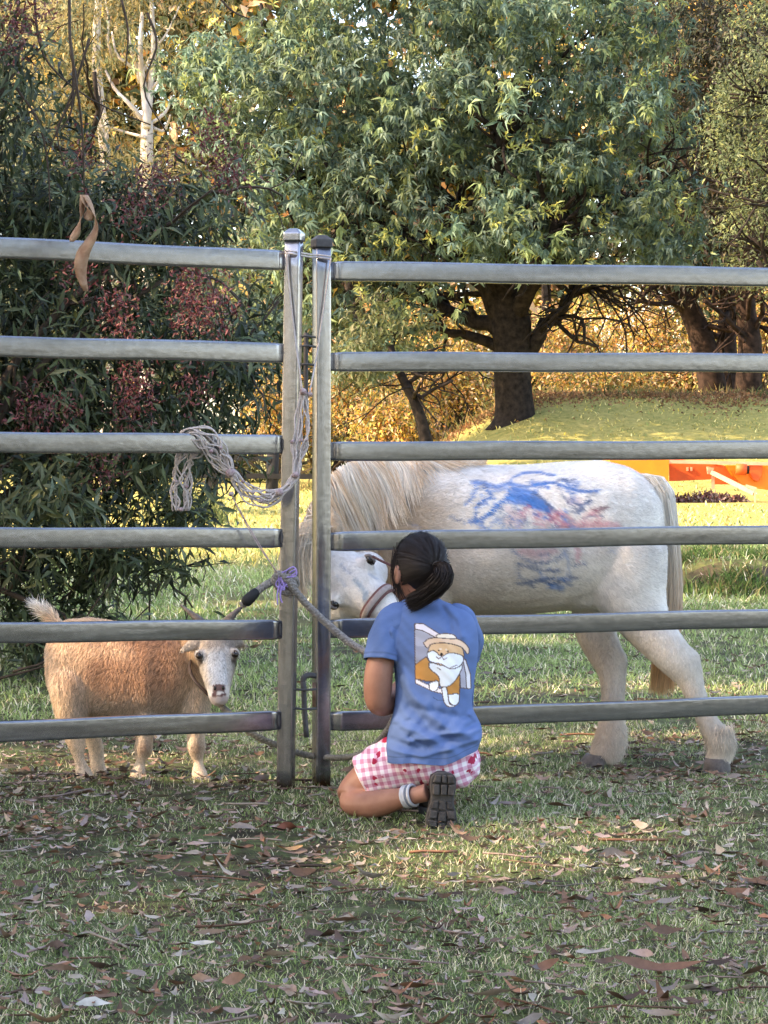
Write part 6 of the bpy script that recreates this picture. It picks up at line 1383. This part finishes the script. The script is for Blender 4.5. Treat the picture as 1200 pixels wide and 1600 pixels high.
# shrink the part that would cover the face
facepart = np.clip(sm(0.01, 0.05, lf) * sm(0.05, 0.02, lu) + sm(-0.035, -0.07, lu) * sm(-0.05, 0.0, lf), 0, 1)
cv = hc + (cv - hc) * (1 - 0.22 * facepart)[:, None]
mk('hair_cap', cv, cap[1], M_hairg, girl, np.tile(np.array([0.014, 0.009, 0.008]), (len(cv), 1)))
tie = P(681, 884, 6.60) ; ld = tie - hc; ld = np.array([ld @ hf, ld @ hs, ld @ hu]); ld[0] = -0.086; 
tie = hc + HR @ np.array([-0.085, 0.040, 0.010])
tie = P(681, 884, 6.50)
EL = np.array([0.095, 0.075, 0.097])
def to_unit(p): return ((p - (hc + hu * 0.014 - hf * 0.006)) @ HR) / EL
def from_unit(u): return (u * EL) @ HR.T + (hc + hu * 0.014 - hf * 0.006)
ut = nrm(to_unit(tie)); n = 5200; k = 9
u0 = nrm(R.normal(size=(n * 3, 3))); keep = ~((u0[:, 0] > 0.35) & (u0[:, 2] < 0.45)) & (u0[:, 2] > -0.62 + 0.0) & ~((u0[:, 2] < -0.15) & (u0[:, 0] > -0.05)); u0 = u0[keep][:n]; n = len(u0)
S = np.zeros((n, k, 3)); om = np.arccos(np.clip(u0 @ ut, -0.999, 0.999))
for j in range(k):
    t_ = j / (k - 1); q = (np.sin((1 - t_) * om)[:, None] * u0 + np.sin(t_ * om)[:, None] * ut) / np.sin(om)[:, None]
    S[:, j] = from_unit(nrm(q) * (1.0 + 0.02 * R.rand(n)[:, None] + 0.03 * np.sin(np.pi * t_)))
S += R.normal(size=(n, 1, 3)) * 0.0012
fly = R.rand(n) < 0.05; S[fly] += (nrm(S[fly] - hc) * (np.sin(np.linspace(0, np.pi, k)) * 0.010)[None, :, None]) * R.rand(int(fly.sum()), 1, 1)
hcol = np.array([0.015, 0.010, 0.0085]) * R.uniform(0.7, 1.4, (n, 1))
nn_ = nrm(S[:, 4] - hc); V, F, c = ribbons(S, np.full(n, 0.0022), hcol, 0.6, side=nn_)
o = mk('hair_strands', V, F, M_hairg, girl, c); o['kind'] = 'stuff'
# ponytail: from the tie, bulges right, then swings down and left over the collar
n = 2400; kk = 12
qa = catmull([P(681, 884, 6.505), P(691, 890, 6.478), P(691, 902, 6.468), P(683, 914, 6.470), P(671, 925, 6.476), P(657, 935, 6.482), P(642, 943, 6.490)], kk); rad = np.array([0.008, 0.018, 0.024, 0.028, 0.029, 0.028, 0.026, 0.024, 0.021, 0.018, 0.016, 0.013])
ph = R.rand(n) * 6.283; r2 = np.sqrt(R.rand(n)); ends = R.uniform(0.75, 1.0, n); T_ = nrm(np.gradient(qa, axis=0)); U_ = nrm(np.cross(T_, EY)); W_ = np.cross(T_, U_)
S = np.stack([qa[j] + (np.cos(ph + j * 0.06) * r2 * rad[j])[:, None] * U_[j] + (np.sin(ph + j * 0.06) * r2 * rad[j] * 0.8)[:, None] * W_[j] for j in range(kk)], 1)
S += np.sin(np.linspace(0, 5, kk)[None, :, None] + R.rand(n, 1, 3) * 6) * 0.0035 + R.normal(size=(n, 1, 3)) * np.linspace(0, 0.006, kk)[None, :, None]
V, F, c = ribbons(S, np.full(n, 0.0022), np.array([0.015, 0.010, 0.0085]) * R.uniform(0.7, 1.5, (n, 1)), 0.4)
o = mk('ponytail', V, F, M_hairg, girl, c); o['kind'] = 'stuff'
V, F = tube(tie + (np.cos(an)[:, None] * EX * 0.7 + np.sin(an)[:, None] * nrm(np.array([0.3, -0.5, 1.0]))) * 0.012, 0.004, 8, cap=False); mk('hair_tie', V, F, M_black, girl)
# loose locks in front of the left ear
n = 260; st = np.array([P(623, 868, 6.60)] * n) + R.normal(size=(n, 3)) * [0.007, 0.02, 0.012]
def ct(s):
    w_ = R.rand(len(s), 1); return np.stack([s, s + np.array([-0.006, 0, -0.045]), s + np.array([-0.003, 0, -0.09]) + np.array([0.010, 0, 0]) * w_, s + np.array([0.010, 0.0, -0.125]) + np.array([0.022, 0, 0.0]) * w_, s + np.array([0.026, 0, -0.150]) + np.array([0.022, 0, 0.012]) * w_], 1)
wv2 = ct(st); V, F, c = ribbons(wv2 + R.normal(size=(n, 1, 3)) * 0.002, np.full(n, 0.0021), np.array([0.022, 0.014, 0.012]) * R.uniform(0.5, 2.0, (n, 1)), 0.3, side=np.tile(np.array([0.2, -1.0, 0]), (n, 1)))
o = mk('loose_locks', V, F, M_hairg, girl, c); o['kind'] = 'stuff'

# shoes -------------------------------------------------------------------
M_sole = mat('shoe_rubber', (0.030, 0.028, 0.028), 0.75, scale=50, color2=(0.060, 0.055, 0.053), bump=0.3); M_shoe = mat('shoe_leather', (0.022, 0.019, 0.018), 0.55, var=0.3, scale=30, bump=0.1)
def shoe(heel, toe, n_out, Lw, name_parent):
    """heel and toe: ends of the sole; n_out: direction the sole faces"""
    d = nrm(toe - heel); L = np.linalg.norm(toe - heel); nn = nrm(n_out - d * np.dot(n_out, d)); s = np.cross(d, nn)
    tt = np.array([0, 0.03, 0.10, 0.25, 0.40, 0.52, 0.66, 0.80, 0.92, 0.985, 1.0]); ww = np.array([0.35, 0.62, 0.80, 0.82, 0.72, 0.74, 0.92, 1.0, 0.84, 0.48, 0.20]) * Lw
    t2 = np.linspace(0, 1, 36); w2 = np.interp(t2, tt, ww)
    ring = np.vstack([heel + d * L * t2[:, None] + s * w2[:, None], (heel + d * L * t2[:, None] - s * w2[:, None])[::-1]]); n_ = len(ring)
    a = ring; b_ = ring - nn * 0.022; j = np.arange(n_); j2 = (j + 1) % n_
    o = mk('shoe', np.vstack([a, b_]), [np.stack([j, j2, j2 + n_, j + n_], 1), np.array([np.arange(n_)[::-1], np.arange(n_) + n_])], M_sole, girl, smooth=False)
    bv = o.modifiers.new('b', 'BEVEL'); bv.width = 0.004; bv.segments = 2; bv.limit_method = 'ANGLE'
    # tread blocks
    def block(t0, t1, f0, f1, h=0.008):
        pts = []
        for t_, f in ((t0, f0), (t1, f0), (t1, f1), (t0, f1)): w_ = np.interp(t_, tt, ww) * 0.93; pts.append(heel + d * L * t_ + s * w_ * f)
        pts = np.array(pts); V = np.vstack([pts - nn * 0.003, (pts - pts.mean(0)) * 0.93 + pts.mean(0) + nn * h]); 
        b = mk('tread_block', V, [np.array([[3, 2, 1, 0], [4, 5, 6, 7], [0, 1, 5, 4], [1, 2, 6, 5], [2, 3, 7, 6], [3, 0, 4, 7]])], M_sole, o, smooth=False); b.matrix_parent_inverse = Matrix.Identity(4)
        bb = b.modifiers.new('b', 'BEVEL'); bb.width = 0.002; bb.segments = 2
    for t0, t1, f0, f1, h in ((0.04, 0.17, -0.92, -0.30, 0.016), (0.04, 0.17, -0.22, 0.22, 0.016), (0.04, 0.17, 0.30, 0.92, 0.016), (0.19, 0.37, -0.95, -0.36, 0.016), (0.19, 0.37, -0.28, 0.28, 0.016), (0.19, 0.37, 0.36, 0.95, 0.016),
                              (0.47, 0.60, -0.9, -0.40, 0.006), (0.47, 0.62, -0.32, 0.32, 0.005), (0.47, 0.60, 0.40, 0.9, 0.006), (0.63, 0.76, -0.95, -0.36, 0.010), (0.65, 0.80, -0.28, 0.28, 0.010), (0.63, 0.76, 0.36, 0.95, 0.010), (0.79, 0.90, -0.95, -0.36, 0.011), (0.83, 0.95, -0.28, 0.28, 0.011), (0.79, 0.90, 0.36, 0.95, 0.011)): block(t0, t1, f0, f1, h)
    up = [(heel + d * L * t_ - nn * (0.020 + h / 2), d, t_, np.interp(t_, tt, ww) * g, h / 2) for t_, g, h in ((0.01, 0.7, 0.055), (0.08, 0.9, 0.085), (0.25, 0.93, 0.088), (0.42, 0.92, 0.080), (0.60, 0.93, 0.062), (0.78, 0.93, 0.050), (0.92, 0.88, 0.040), (0.99, 0.5, 0.024))]
    V, F = loft([(c_, s, nn, w_, h_) for c_, _, _, w_, h_ in up], 24, True, 2.4); u = mk('upper', V, F, M_shoe, o); u.matrix_parent_inverse = Matrix.Identity(4)
    return o
shoe(P(694, 1207, 6.31), P(689, 1302, 6.30), np.array([0.10, -1.0, 0.05]), 0.045, girl)
tq = P(640, 1282, 6.42); tq[2] = 0.004; hq = P(655, 1270, 6.60); hq[2] = 0.004
shoe(np.array([P(668, 1275, 6.55)[0], 6.53, 0.006]), np.array([P(640, 1270, 6.72)[0], 6.72, 0.006]), np.array([0, 0, -1.0]), 0.036, girl)
# ankle band
q0 = P(640, 1244, 6.385); dq = nrm(P(668, 1238, 6.37) - P(605, 1252, 6.44)); uq = nrm(np.cross(dq, EY)); wq = np.cross(dq, uq)
for k_, off in enumerate((-0.012, -0.004, 0.004, 0.012)):
    V, F = tube(q0 + dq * off + (np.cos(an)[:, None] * uq + np.sin(an)[:, None] * wq) * 0.0295, 0.0048, 8, cap=False); mk('ankle_band', V, F, mat('grey_band', (0.42, 0.43, 0.46) if k_ != 2 else (0.12, 0.14, 0.18), 0.8, var=0.15, scale=80), girl)
